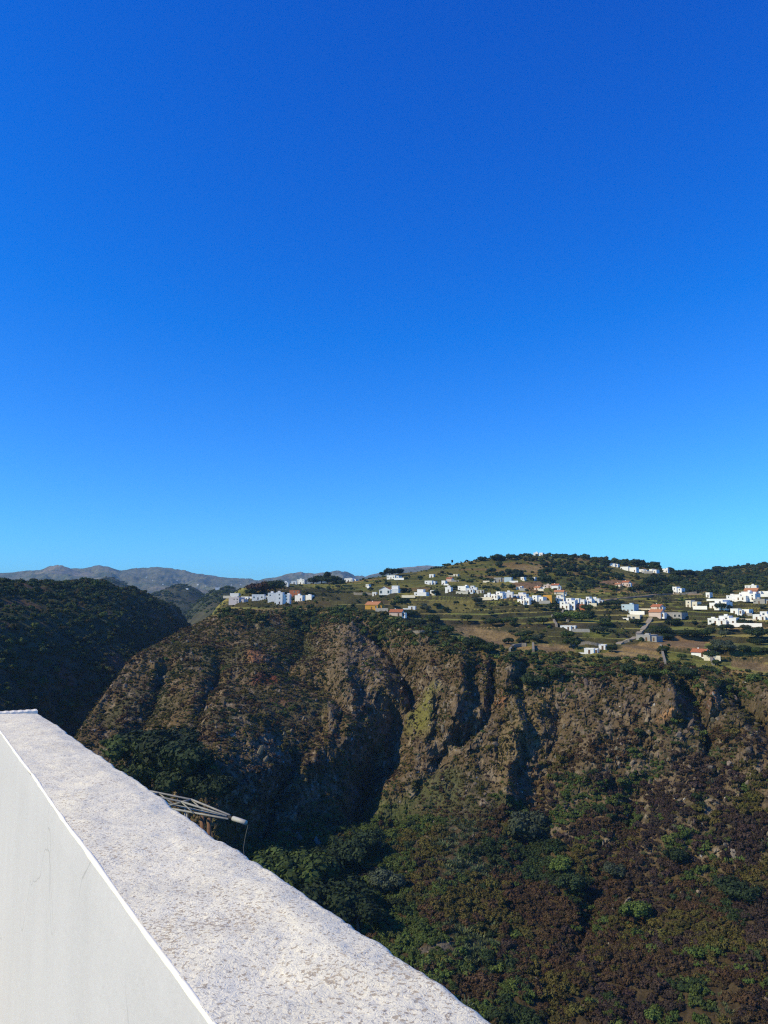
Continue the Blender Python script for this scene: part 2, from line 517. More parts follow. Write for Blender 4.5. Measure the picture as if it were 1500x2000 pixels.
nA = fbm(WX / 30, WY / 30, Z0 / 30, 4, 100)
nB = fbm(WX / 9, WY / 9, Z0 / 9, 4, 101)
nC = fbm(WX / 3, WY / 3, Z0 / 3, 3, 102)
c = np.zeros(R0.shape + (3,)) + np.array((0.112, 0.080, 0.044))
c = mixc(c, (0.165, 0.122, 0.062), sst(0.0, 0.6, nB))
c = mixc(c, (0.062, 0.066, 0.034), sst(0.0, 0.5, nA) * 0.8)
talus = (1 - sst(4.6, 5.6, KK)) * face
c = mixc(c, (0.06, 0.045, 0.027), talus * 0.8)
rock = np.clip(sst(0.05, 0.55, nB * 0.6 + nC * 0.5 + (cliff - 0.55) * 0.9), 0, 1) * face
ROCKS = [((1305, 1370), 45, 50, 1), ((1395, 1375), 28, 40, 1), ((900, 1320), 55, 60, .9), ((1000, 1340), 30, 70, .9), ((1010, 1480), 35, 90, .8),
         ((1320, 1480), 70, 50, .8), ((1230, 1640), 70, 60, .6), ((720, 1420), 70, 100, .9), ((480, 1560), 90, 80, .9), ((1480, 1530), 40, 70, .8),
         ((870, 1480), 60, 70, .7), ((430, 1380), 60, 60, .45), ((240, 1320), 40, 40, .6), ((1200, 1310), 150, 22, .8), ((1150, 1560), 60, 60, .6), ((1330, 1620), 80, 60, .6)]
for (X, Y), a_, b_, s_ in ROCKS:
    d = np.hypot((xw - X) / a_, (yw - Y) / b_)
    rock = np.maximum(rock, s_ * sst(1.0, 0.45, d) * sst(-0.5, 0.3, nC + nB) * (KK < 8.6))
rock = rock * (1 - 0.8 * talus * sst(1640, 1740, YP))
c = mixc(c, (0.125, 0.094, 0.064), rock * 0.9)
c = mixc(c, (0.20, 0.165, 0.125), rock * sst(0.25, 0.7, nC) * 0.8)
c = mixc(c, (0.048, 0.038, 0.030), rock * sst(0.1, 0.5, -nC) * 0.8)
c = c * (1 + (rock * n_blk * 0.35)[..., None])


def blob(X, Y, rx, ry, s=1.0):
    return s * sst(1.0, 0.35, np.hypot((xw - X) / rx, (yw - Y) / ry)) * (KK < 8.8)


for X, Y, rx, ry, rgb, s_ in [
    (700, 1260, 75, 75, (0.155, 0.115, 0.075), .8), (665, 1330, 60, 40, (0.15, 0.115, 0.075), .6),
    (820, 1385, 42, 55, (0.155, 0.15, 0.045), .95), (840, 1345, 30, 25, (0.16, 0.15, 0.05), .7),
    (500, 1285, 24, 26, (0.24, 0.115, 0.06), .8), (520, 1326, 40, 16, (0.14, 0.04, 0.03), .8), (545, 1380, 40, 22, (0.13, 0.055, 0.04), .5),
    (915, 1335, 18, 16, (0.24, 0.11, 0.06), .8), (985, 1345, 14, 26, (0.26, 0.12, 0.07), .7), (1302, 1398, 26, 12, (0.33, 0.19, 0.1), .8), (1395, 1378, 20, 26, (0.22, 0.11, 0.07), .7),
    (1015, 1540, 18, 20, (0.24, 0.11, 0.075), .7), (1060, 1370, 18, 26, (0.25, 0.17, 0.06), .8), (1015, 1420, 45, 110, (0.2, 0.155, 0.085), .6),
    (860, 1550, 90, 60, (0.09, 0.1, 0.04), .6), (1000, 1500, 30, 80, (0.19, 0.145, 0.085), .5), (900, 1270, 60, 30, (0.17, 0.115, 0.075), .5),
    (740, 1580, 80, 40, (0.06, 0.085, 0.03), .7), (845, 1864, 60, 13, (0.13, 0.115, 0.1), .9), (590, 1255, 40, 50, (0.06, 0.085, 0.03), .6)]:
    c = mixc(c, rgb, blob(X, Y, rx, ry, s_))
# plateau fields: every terrace strip and plot with its own crop or fallow colour
cellx = np.floor((WX + fbm(WX / 60, WY / 60, 0.2, 2, 110) * 25) / 42)
cell = (cellx * 7 + np.floor(ph) * 13 + np.floor(WY / 90) * 5).astype(np.int64)
h1 = ((np.sin(cell * 12.9898) * 43758.5453) % 1.0)
pf = np.zeros(R0.shape + (3,))
pal = np.array([(0.085, 0.092, 0.028), (0.115, 0.115, 0.036), (0.14, 0.125, 0.046), (0.062, 0.075, 0.025), (0.16, 0.115, 0.06), (0.13, 0.122, 0.042), (0.09, 0.102, 0.030), (0.105, 0.11, 0.034)])
pf = pal[(h1 * 8).astype(int) % 8] * 1.95
pf = mixc(pf, (0.07, 0.072, 0.028), sst(0.2, 0.6, nB) * 0.5)
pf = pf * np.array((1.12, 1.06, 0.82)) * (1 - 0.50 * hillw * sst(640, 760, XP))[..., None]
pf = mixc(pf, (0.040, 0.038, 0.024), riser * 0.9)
FIELDS = [
    ([(880, 1228), (905, 1224), (1010, 1238), (1015, 1250), (950, 1256), (915, 1245)], (0.215, 0.155, 0.085)),
    ([(1040, 1258), (1110, 1262), (1125, 1272), (1050, 1276)], (0.21, 0.145, 0.085)),
    ([(1172, 1278), (1225, 1266), (1262, 1274), (1300, 1284), (1300, 1300), (1255, 1292)], (0.23, 0.165, 0.085)),
    ([(1282, 1254), (1318, 1243), (1345, 1243), (1378, 1256), (1372, 1268), (1310, 1263)], (0.2, 0.13, 0.075)),
    ([(1215, 1262), (1290, 1252), (1292, 1276), (1225, 1268)], (0.19, 0.13, 0.07)),
    ([(428, 1203), (470, 1192), (535, 1192), (530, 1207), (440, 1212)], (0.19, 0.165, 0.05)),
    ([(1430, 1290), (1500, 1296), (1500, 1312), (1430, 1302)], (0.2, 0.14, 0.08)),
    ([(790, 1160), (815, 1160), (800, 1172), (775, 1168)], (0.2, 0.175, 0.05)),
    ([(760, 1178), (930, 1172), (920, 1195), (790, 1190)], (0.14, 0.125, 0.045)),
    ([(1140, 1232), (1180, 1222), (1215, 1230), (1180, 1245), (1140, 1242)], (0.11, 0.12, 0.035)),
    ([(1420, 1260), (1490, 1255), (1500, 1280), (1430, 1282)], (0.12, 0.125, 0.04)),
    ([(1000, 1110), (1060, 1105), (1060, 1115), (1000, 1120)], (0.19, 0.14, 0.07)),
    ([(1000, 1138), (1060, 1137), (1060, 1155), (1010, 1150)], (0.19, 0.115, 0.07)),
    ([(1165, 1138), (1215, 1132), (1240, 1140), (1200, 1148)], (0.2, 0.12, 0.075)),
    ([(905, 1245), (1000, 1256), (990, 1262), (900, 1258)], (0.18, 0.125, 0.07)),
]
XP1, YP1 = to_px(A0, TE1)
for pts, rgb in FIELDS:
    m = poly_mask(XP1 + nC * 3, YP1 + nC * 1.5, pts, 2.5) * (plat > 0.3)
    pf = mixc(pf, np.array(rgb), m * 0.92)
    pf = pf * (1 + (m * (nC * 0.18))[..., None])
fieldmask = np.zeros_like(R0)
for pts, rgb in FIELDS[:8]:
    fieldmask = np.maximum(fieldmask, poly_mask(XP1, YP1, pts, 1.0) * (plat > 0.3))
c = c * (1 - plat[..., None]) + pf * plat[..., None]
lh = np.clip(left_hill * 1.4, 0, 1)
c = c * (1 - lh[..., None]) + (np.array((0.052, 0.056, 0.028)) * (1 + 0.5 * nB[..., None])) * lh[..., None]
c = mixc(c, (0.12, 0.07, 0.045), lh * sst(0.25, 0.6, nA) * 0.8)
c = mixc(c, (0.05, 0.06, 0.032), beyond * 0.9)
c = np.clip(c * (1 + 0.18 * nC[..., None]) * np.array((0.97, 0.95, 0.86)), 0.01, 0.9)

idx = np.arange(NA * NR).reshape(NA, NR)
quads = np.stack([idx[:-1, :-1], idx[1:, :-1], idx[1:, 1:], idx[:-1, 1:]], -1).reshape(-1, 4)
V = np.stack([GX, GY, GZ], -1).reshape(-1, 3)
land_mat = mat('land', (0.1, 0.1, 0.1), rough=0.95, spec=0.08, attr='soil', noise=0.38, scale=0.9, bump=0.9, bscale=1.3, bdist=0.7)
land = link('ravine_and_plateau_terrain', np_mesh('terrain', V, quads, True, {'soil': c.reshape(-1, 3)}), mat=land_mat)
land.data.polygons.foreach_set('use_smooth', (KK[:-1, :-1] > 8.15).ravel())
tag(land, kind='structure')

# ------------------------------------------------------------------ far mountains
def build_mountains():
    az = np.radians(np.concatenate([np.arange(-45, -29, 0.3), np.arange(-29, 6, 0.06), np.arange(6, 45, 0.3)]))
    r = np.concatenate([np.geomspace(1150, 8500, 210), np.geomspace(8560, 13000, 30)])
    A, R = np.meshgrid(az, r, indexing='ij')
    X, Y = np.sin(A) * R, np.cos(A) * R
    sk = np.array([(-700, 1128), (-200, 1122), (0, 1119), (43, 1117), (90, 1113), (133, 1110), (165, 1111), (193, 1105.5), (212, 1109), (235, 1116), (250, 1113), (267, 1109), (290, 1109), (307, 1107), (327, 1109.5), (350, 1118), (400, 1122),
                   (450, 1129), (500, 1134), (540, 1134), (562, 1127), (585, 1121), (610, 1120), (640, 1122), (662, 1118), (690, 1127), (715, 1126), (740, 1120), (780, 1109), (830, 1105), (900, 1110), (1100, 1120), (1500, 1122), (2300, 1125)], float)
    saz, ste = px_ray(sk[:, 0], sk[:, 1])
    te = np.interp(az, saz, ste)
    rc = 8500.0
    zc = te * rc
    base = -110.0
    u = np.clip((R - 2600) / (rc - 2600), 0, 1)
    rise = (0.32 * u + 0.68 * u ** 2.2)
    Zm = base + (zc[:, None] - base) * rise
    back = np.clip((R - rc) / 3500, 0, 1)
    Zm = Zm - back * 400
    lat = A * 8500
    spur = ridged(lat / 620 + fbm(lat / 700, R / 700, 0.1, 3, 200) * 0.6, R / 2400, 0.2, 5, 201)
    fall = sst(1400, 2600, R) * (1 - sst(rc - 1100, rc - 30, R)) + 0.06
    Zm += spur * 105 * fall + ridged(X / 430, Y / 430, 0.3, 4, 202) * 34 * fall
    Zm += (fbm(lat / 220, R / 500, 0.3, 5, 203, 0.62) * 20) * sst(rc - 400, rc, R)
    # green hump in front of the range, behind the houses
    for px, rr, top, wa, wr in ((445, 1750, 1156, 4.6, 420), (350, 2500, 1150, 4.5, 600), (560, 2300, 1152, 5, 600), (200, 2900, 1138, 6, 600)):
        a_, t_ = px_ray(px, top)
        g = np.exp(-0.5 * (((A - a_) / math.radians(wa * 0.6)) ** 2)) * np.exp(-0.5 * ((R - rr) / wr) ** 2)
        tgt = t_ * rr
        g2 = base + (tgt - base) * g + (ridged(X / 240, Y / 240, 0.4, 4, 204) * 34 - 12) * g
        Zm = np.maximum(Zm, g2) + 4 * np.exp(-np.abs(Zm - g2) / 12)
    n1 = fbm(X / 140, Y / 140, 0.7, 4, 205); n2 = fbm(X / 420, Y / 420, 0.2, 3, 206)
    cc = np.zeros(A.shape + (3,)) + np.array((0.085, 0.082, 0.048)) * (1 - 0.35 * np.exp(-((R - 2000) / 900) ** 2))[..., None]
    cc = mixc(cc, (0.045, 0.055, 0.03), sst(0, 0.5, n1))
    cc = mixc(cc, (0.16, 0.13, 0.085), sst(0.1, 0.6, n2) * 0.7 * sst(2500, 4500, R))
    i = np.arange(A.size).reshape(A.shape)
    q = np.stack([i[:-1, :-1], i[1:, :-1], i[1:, 1:], i[:-1, 1:]], -1).reshape(-1, 4)
    m = mat('mountain_ground', (0.1, 0.1, 0.1), rough=1, spec=0.05, attr='soil', noise=0.45, scale=0.03)
    spk = sst(0.15, 0.5, fbm(X / 26, Y / 26, 0.4, 3, 207))
    cc = mixc(cc, (0.028, 0.036, 0.02), spk * 0.7)
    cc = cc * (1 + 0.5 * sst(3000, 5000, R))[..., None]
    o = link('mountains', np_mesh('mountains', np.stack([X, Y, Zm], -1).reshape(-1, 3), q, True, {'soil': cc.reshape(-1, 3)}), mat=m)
    tag(o, kind='structure')
    return A, R, Zm


MA, MR, MZ = build_mountains()

# ------------------------------------------------------------------ terrace with its whitewashed parapet
def ray3(X, Y):
    a, t = px_ray(X, Y)
    v = Vector((math.sin(a), math.cos(a), float(t)))
    return v.normalized()


def white_plaster(name, base, rough_cast):
    m = bpy.data.materials.new(name); m.use_nodes = True
    nt = m.node_tree; N = nt.nodes; L = nt.links
    bs = N['Principled BSDF']; bs.inputs['Roughness'].default_value = 0.85; bs.inputs['Specular IOR Level'].default_value = 0.2
    tc = N.new('ShaderNodeTexCoord')

    def noise(scale, detail=4, rough=0.6, stretch=None, dist=0.0):
        t = N.new('ShaderNodeTexNoise'); t.inputs['Scale'].default_value = scale; t.inputs['Detail'].default_value = detail; t.inputs['Roughness'].default_value = rough
        t.inputs['Distortion'].default_value = dist
        if stretch:
            mp = N.new('ShaderNodeMapping'); mp.inputs['Scale'].default_value = stretch
            L.new(tc.outputs['Object'], mp.inputs[0]); L.new(mp.outputs[0], t.inputs['Vector'])
        else: L.new(tc.outputs['Object'], t.inputs['Vector'])
        return t.outputs['Fac']

    def ramp(s, a, b, lo=0.0, hi=1.0):
        r = N.new('ShaderNodeMapRange'); r.interpolation_type = 'SMOOTHSTEP'
        L.new(s, r.inputs[0]); r.inputs[1].default_value = a; r.inputs[2].default_value = b; r.inputs[3].default_value = lo; r.inputs[4].default_value = hi
        return r.outputs[0]

    def mix(f, a, b):
        x = N.new('ShaderNodeMix'); x.data_type = 'RGBA'; x.clamp_factor = True
        L.new(f, x.inputs['Factor'])
        for s_, k in ((a, 'A'), (b, 'B')):
            i = [q for q in x.inputs if q.name == k and q.type == 'RGBA'][0]
            if isinstance(s_, tuple): i.default_value = (*s_, 1)
            else: L.new(s_, i)
        return [q for q in x.outputs if q.type == 'RGBA'][0]

    def mth(op, a, b):
        n = N.new('ShaderNodeMath'); n.operation = op
        for s_, i in ((a, 0), (b, 1)):
            if isinstance(s_, (int, float)): n.inputs[i].default_value = s_
            else: L.new(s_, n.inputs[i])
        return n.outputs[0]
    if rough_cast:
        col = mix(ramp(noise(7, 5), 0.35, 0.7), base, tuple(x * 0.9 for x in base))
        patch = ramp(noise(3.2, 4, 0.6), 0.46, 0.68)
        specks = ramp(mth('ADD', noise(120, 2, 0.5, dist=0.4), mth('MULTIPLY', patch, 0.075)), 0.60, 0.645)
        col = mix(mth('MULTIPLY', specks, 0.62), col, (0.25, 0.17, 0.10))
        tan = ramp(mth('ADD', noise(30, 4, 0.7), mth('MULTIPLY', patch, 0.16)), 0.60, 0.70)
        col = mix(mth('MULTIPLY', tan, 0.22), col, (0.55, 0.45, 0.32))
        grime = ramp(mth('ADD', noise(170, 2, 0.5, dist=0.6), mth('MULTIPLY', noise(5, 3), 0.10)), 0.645, 0.69)
        col = mix(mth('MULTIPLY', grime, 0.55), col, (0.30, 0.29, 0.27))
        h = mth('ADD', mth('MULTIPLY', noise(75, 4, 0.55, dist=2.5), 1.0), mth('MULTIPLY', noise(230, 3, 0.6), 0.35))
        st, di = 0.55, 0.004
    else:
        col = mix(ramp(noise(1.4, 6, 0.7, (2.2, 2.2, 0.6)), 0.35, 0.7), base, tuple(x * 0.94 for x in base))
        col = mix(ramp(noise(40, 5, 0.7), 0.55, 0.8), col, tuple(min(1, x * 1.06) for x in base))
        col = mix(mth('MULTIPLY', ramp(noise(1.6, 6, 0.7, (5, 5, 0.35)), 0.60, 0.72), 0.14), col, (0.45, 0.45, 0.44))
        h = mth('ADD', mth('MULTIPLY', noise(28, 5, 0.6), 0.8), mth('MULTIPLY', noise(200, 3, 0.6), 0.12))
        crack = N.new('ShaderNodeTexVoronoi'); crack.feature = 'DISTANCE_TO_EDGE'; crack.inputs['Scale'].default_value = 1.3
        wv = N.new('ShaderNodeTexNoise'); wv.inputs['Scale'].default_value = 4; L.new(tc.outputs['Object'], wv.inputs['Vector'])
        ad = N.new('ShaderNodeVectorMath'); ad.operation = 'MULTIPLY_ADD'; L.new(wv.outputs['Color'], ad.inputs[0]); ad.inputs[1].default_value = (0.25, 0.25, 0.25); L.new(tc.outputs['Object'], ad.inputs[2]); L.new(ad.outputs[0], crack.inputs['Vector'])
        cr_line = mth('MULTIPLY', ramp(crack.outputs['Distance'], 0.0, 0.006, 1.0, 0.0), ramp(noise(1.1, 3), 0.5, 0.62))
        col = mix(mth('MULTIPLY', cr_line, 0.45), col, (0.22, 0.21, 0.2))
        st, di = 0.5, 0.007
    L.new(col, bs.inputs['Base Color'])
    b = N.new('ShaderNodeBump'); b.inputs['Strength'].default_value = st; b.inputs['Distance'].default_value = di
    L.new(h, b.inputs['Height']); L.new(b.outputs[0], bs.inputs['Normal'])
    return m


def build_terrace():
    d = ray3(-119, 1262)
    az = math.atan2(d.x, d.y)
    n = Vector((math.cos(az), -math.sin(az), 0))
    q = ray3(700, 2000)
    q = q * (-0.56 / q.z)
    nrm = n.cross(d).normalized()

    def hit(X, Y):
        r = ray3(X, Y)
        return r * (q.dot(nrm) / r.dot(nrm))
    pl, pr, pe = hit(408, 2000), hit(1003, 2000), hit(72, 1390)
    uL, uR = pl.dot(n), pr.dot(n)
    hd = Vector((math.sin(az), math.cos(az), 0))      # horizontal run of the wall
    slope = d.z / math.hypot(d.x, d.y)
    t0 = -1.6; t1 = pe.dot(hd)
    zt = pl.z - slope * pl.dot(hd)                      # height of the top at t = 0
    wdt = uR - uL
    floor_z = -2.1
    root = link('parapet_wall', None, loc=n * uL + Vector((0, 0, floor_z)), rot=(0, 0, -az))
    tag(root, 'whitewashed parapet wall with a broad rough stucco top', 'wall')
    inv_z = -floor_z

    def top(t): return zt + slope * t + inv_z
    # coping grid: local x across, y along
    nu, nt_ = 84, 1250
    tv = np.concatenate([np.linspace(t0, 0.8, 120, endpoint=False), 0.8 * np.exp(np.linspace(0, math.log(t1 / 0.8), nt_ - 120))])
    nt_ = len(tv)
    # section: across the top, over a worn round edge, down the outside
    su = np.concatenate([np.linspace(0.006, wdt - 0.02, nu), wdt - 0.02 + 0.02 * np.sin(np.linspace(0.2, math.pi / 2, 7)), np.full(10, wdt)])
    sz = np.concatenate([np.zeros(nu), -0.02 + 0.02 * np.cos(np.linspace(0.2, math.pi / 2, 7)), -0.02 - np.linspace(0.03, 0.35, 10)])
    U, T = np.meshgrid(su, tv, indexing='ij')
    SZ = np.repeat(sz[:, None], nt_, 1)
    edge = sst(wdt - 0.10, wdt, U)
    lump = sst(0.0, 0.07, U) * fbm(U * 9, T * 9, 0.3, 3, 300) * 0.006 + sst(0.0, 0.1, U) * fbm(U * 3, T * 2.0, 0.6, 2, 303) * 0.008
    stip = (1 - np.abs(pn(U * 62 + pn(U * 30, T * 30, 2.2, 305) * 0.8, T * 62, 0.7, 301)) * 2.2) * 0.0006 + fbm(U * 120, T * 120, 0.2, 2, 302) * 0.0004
    side = (sst(-0.012, -0.03, SZ))
    zz = np.array([top(t) for t in tv])[None, :] + SZ + (lump + stip) * (1 - side) - edge * (0.010 + fbm(T * 5, 0.1 * T, 0.2, 3, 306) * 0.005)
    uu = U + edge * (fbm(T * 3.0, 0.3, 0.2, 4, 304) * 0.009 + fbm(T * 25, SZ * 20, 0.2, 3, 307) * 0.005) + side * stip * 2
    tw = T + 0 * uu
    tw[:, -1] += fbm(uu[:, -1] * 20, 0.1, 0.2, 2, 308) * 0.01
    i = np.arange(U.size).reshape(U.shape)
    qd = np.stack([i[:-1, :-1], i[1:, :-1], i[1:, 1:], i[:-1, 1:]], -1).reshape(-1, 4)
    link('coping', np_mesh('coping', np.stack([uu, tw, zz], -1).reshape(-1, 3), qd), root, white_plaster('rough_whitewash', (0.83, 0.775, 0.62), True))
    # smooth inner face and the end of the wall
    nz, nf = 40, 500
    tv2 = np.linspace(t0, t1 - 0.01, nf)
    H = np.linspace(0, 1, nz)
    HH, T2 = np.meshgrid(H, tv2, indexing='ij')
    ztop = np.array([top(t) for t in tv2])[None, :] - 0.004
    Zf = -0.3 + (ztop + 0.3) * HH
    Xf = -0.002 + fbm(T2 * 1.3, Zf * 1.3, 0.2, 4, 310) * 0.006 + fbm(T2 * 9, Zf * 9, 0.2, 3, 311) * 0.0012 + sst(0.97, 1.0, HH) * 0.006
    i = np.arange(Xf.size).reshape(Xf.shape)
    qd = np.stack([i[:-1, :-1], i[:-1, 1:], i[1:, 1:], i[1:, :-1]], -1).reshape(-1, 4)
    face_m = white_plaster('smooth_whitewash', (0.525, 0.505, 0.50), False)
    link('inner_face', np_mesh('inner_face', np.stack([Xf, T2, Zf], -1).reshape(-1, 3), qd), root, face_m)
    # core of the wall below the coping, carried down the outside to the rock
    mb = MB()
    mb.box(0.012, wdt - 0.004, t0 + 0.01, t1 - 0.006, -7.0, top(t1) - 0.22)
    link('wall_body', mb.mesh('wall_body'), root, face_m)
    # raised lip across the far end
    mb = MB()
    for k in range(24):
        a_ = 0.01 + (wdt - 0.02) * k / 24; b_ = 0.01 + (wdt - 0.02) * (k + 1) / 24
        zt_ = top(t1)
        j1 = 0.002 * math.sin(k * 1.7); j2 = 0.002 * math.sin((k + 1) * 1.7)
        mb.add([(a_, t1 - 0.05, zt_ - 0.24), (b_, t1 - 0.05, zt_ - 0.24), (b_, t1 + 0.05, zt_ - 0.24), (a_, t1 + 0.05, zt_ - 0.24),
                (a_, t1 - 0.045 + j1, zt_ + 0.012 + j1), (b_, t1 - 0.045 + j2, zt_ + 0.012 + j2), (b_, t1 + 0.05, zt_ + 0.014 + j2), (a_, t1 + 0.05, zt_ + 0.014 + j1)],
               [(4, 5, 6, 7), (0, 1, 5, 4), (2, 3, 7, 6)] + ([(3, 0, 4, 7)] if k == 0 else []) + ([(1, 2, 6, 5)] if k == 23 else []))
    link('end_lip', mb.mesh('end_lip'), root, white_plaster('lip_whitewash', (0.72, 0.69, 0.62), False))
    # bead of thick paint along the inner arris
    npb, ntb = 9, 700
    tv3 = np.linspace(t0, t1 - 0.06, ntb)
    rad = 0.0058 + fbm(tv3 * 7, 0.2, 0.1, 4, 320) * 0.0026
    cxb = 0.0055 + fbm(tv3 * 1.4, 0.5, 0.1, 4, 321) * 0.006
    ang = np.linspace(math.radians(-25), math.radians(205), npb)
    vx = cxb[None] + np.cos(ang)[:, None] * rad[None]
    vz = np.array([top(t) for t in tv3])[None] - 0.0042 + np.sin(ang)[:, None] * rad[None]
    i = np.arange(npb * ntb).reshape(npb, ntb)
    qd = np.stack([i[:-1, :-1], i[:-1, 1:], i[1:, 1:], i[1:, :-1]], -1).reshape(-1, 4)
    link('paint_bead', np_mesh('paint_bead', np.stack([vx, np.repeat(tv3[None], npb, 0), vz], -1).reshape(-1, 3), qd), root,
         mat('bead_paint', (0.84, 0.80, 0.68), noise=0.05, scale=12, bump=0.2, bscale=60, bdist=0.003))
    # terrace floor of concrete slabs where the photographer stands
    mb = MB(); mb.box(-4.5, 0.005, t0, t1 + 2.5, -6.5, 0.0)
    fl = link('terrace_floor', mb.mesh('terrace_floor'), None, mat('terrace_concrete', (0.42, 0.41, 0.39), noise=0.15, scale=4, bump=0.3, bscale=40, bdist=0.004))
    fl.matrix_world = Matrix.Translation(n * uL + Vector((0, 0, floor_z))) @ Matrix.Rotation(-az, 4, 'Z')
    tag(fl, kind='structure')
    return root


PAR = build_terrace()


def build_boom():
    """lattice boom with its trestle, standing on the slope just outside the wall"""
    tip = ray3(446, 1595) * 12.4
    dirv = Vector((math.sin(math.radians(-47)), math.cos(math.radians(-47)), -0.055))
    side = Vector((dirv.y, -dirv.x, 0))
    up = Vector((0, 0, 1))
    steel = mat('galvanised_steel', (0.25, 0.24, 0.215), rough=0.6, spec=0.4, noise=0.25, scale=9)
    rust = mat('rusty_steel', (0.16, 0.085, 0.05), rough=0.9, noise=0.3, scale=12)
    pale = mat('pale_plastic', (0.40, 0.385, 0.345), rough=0.5, noise=0.08, scale=10)
    base_z = ground_z(*(tip + dirv * 3.0).to_2d())
    base = Vector((*(tip + dirv * 3.0).to_2d(), base_z))
    root = link('lattice_boom', None, loc=base)
    tag(root, 'grey steel lattice boom with pale pipe end jutting past the white wall', 'boom')
    o = lambda p: Vector(p) - base
    L_ = 4.2

    def P(s, h, w=0.0): return tip + dirv * s + up * h + side * w

    def tube(name, a, b, r, m=steel, n=8):
        mb = MB(); mb.tube(o(a), o(b), r, n=n); return link(name, mb.mesh(name, True), root, m)
    # two bottom chords, one pair of top chords that slopes to the tip
    for w in (-0.09, 0.09):
        tube('bottom_chord', P(-0.05, -0.02, w * 0.4), P(1.5, -0.035, w), 0.015)
        tube('bottom_chord', P(1.5, -0.035, w), P(L_, -0.045, w), 0.016)
        tube('top_chord', P(0.0, 0.015, w * 0.3), P(1.1, 0.105, w), 0.015)
        tube('top_chord', P(1.1, 0.105, w), P(L_, 0.11, w), 0.015)
        for s0, s1 in ((0.75, 1.1), (1.6, 1.1), (1.6, 2.05), (2.5, 2.05), (2.5, 3.0), (3.4, 3.0), (3.4, 3.9)):
            tube('lattice_strut', P(s0, -0.03, w), P(s1, 0.10, w), 0.010, n=6)
    for s in (1.1, 2.05, 3.0, 3.9):
        tube('cross_tie', P(s, 0.105, -0.09), P(s, 0.105, 0.09), 0.011, n=6)
    tube('tip_socket', P(0.0, 0.0), P(-0.14, -0.012), 0.024, mat('dark_rubber', (0.03, 0.03, 0.03), noise=0.1))
    tube('end_pipe', P(-0.12, -0.01), P(-0.42, -0.03), 0.034, pale, 14)
    # trestle under the boom: pairs of thin raking legs down to the slope
    for s, w0, s2 in ((0.95, -0.08, 0.95), (1.25, 0.08, 1.45), (1.35, -0.08, 1.3), (1.7, 0.08, 1.85), (2.0, -0.08, 2.0), (3.0, 0.08, 3.0), (3.0, -0.08, 3.2)):
        a = P(s, -0.06, w0); g = P(s2, 0, w0 * 3)
        g = Vector((g.x, g.y, min(ground_z(g.x, g.y) - 0.2, a.z - 2)))
        tube('leg', a, g, 0.017, n=6)
    for s, w0 in ((0.8, 0.1), (0.62, 0.1)):
        a = P(s, -0.12, w0); g = Vector((a.x, a.y, ground_z(a.x, a.y) - 0.2))
        tube('rusty_post', a, g, 0.035, rust)
    # slack rope hanging from the end pipe
    mb = MB()
    pts = [P(-0.45 + 0.05 * math.sin(k * 0.9), -0.06 - 0.16 * k, 0.02 * math.cos(k * 1.3)) for k in range(12)]
    for a, b in zip(pts[:-1], pts[1:]): mb.tube(o(a), o(b), 0.006, n=6, cap=False)
    link('rope', mb.mesh('rope', True), root, mat('rope_fibre', (0.11, 0.105, 0.09), noise=0.2, scale=40))
    return root


build_boom()

# ------------------------------------------------------------------ plants
def blob_lobes(rng, n, spread, flat):
    out = []
    for k in range(n):
        a = rng.uniform(0, 2 * math.pi); r = spread * math.sqrt(rng.uniform(0, 1)); h = rng.uniform(0.25, 1.0)
        out.append((r * math.cos(a), r * math.sin(a), (0.28 + 0.52 * h * (1 - 0.45 * r / max(spread, 1e-6))) * flat, rng.uniform(0.26, 0.42)))
    return out


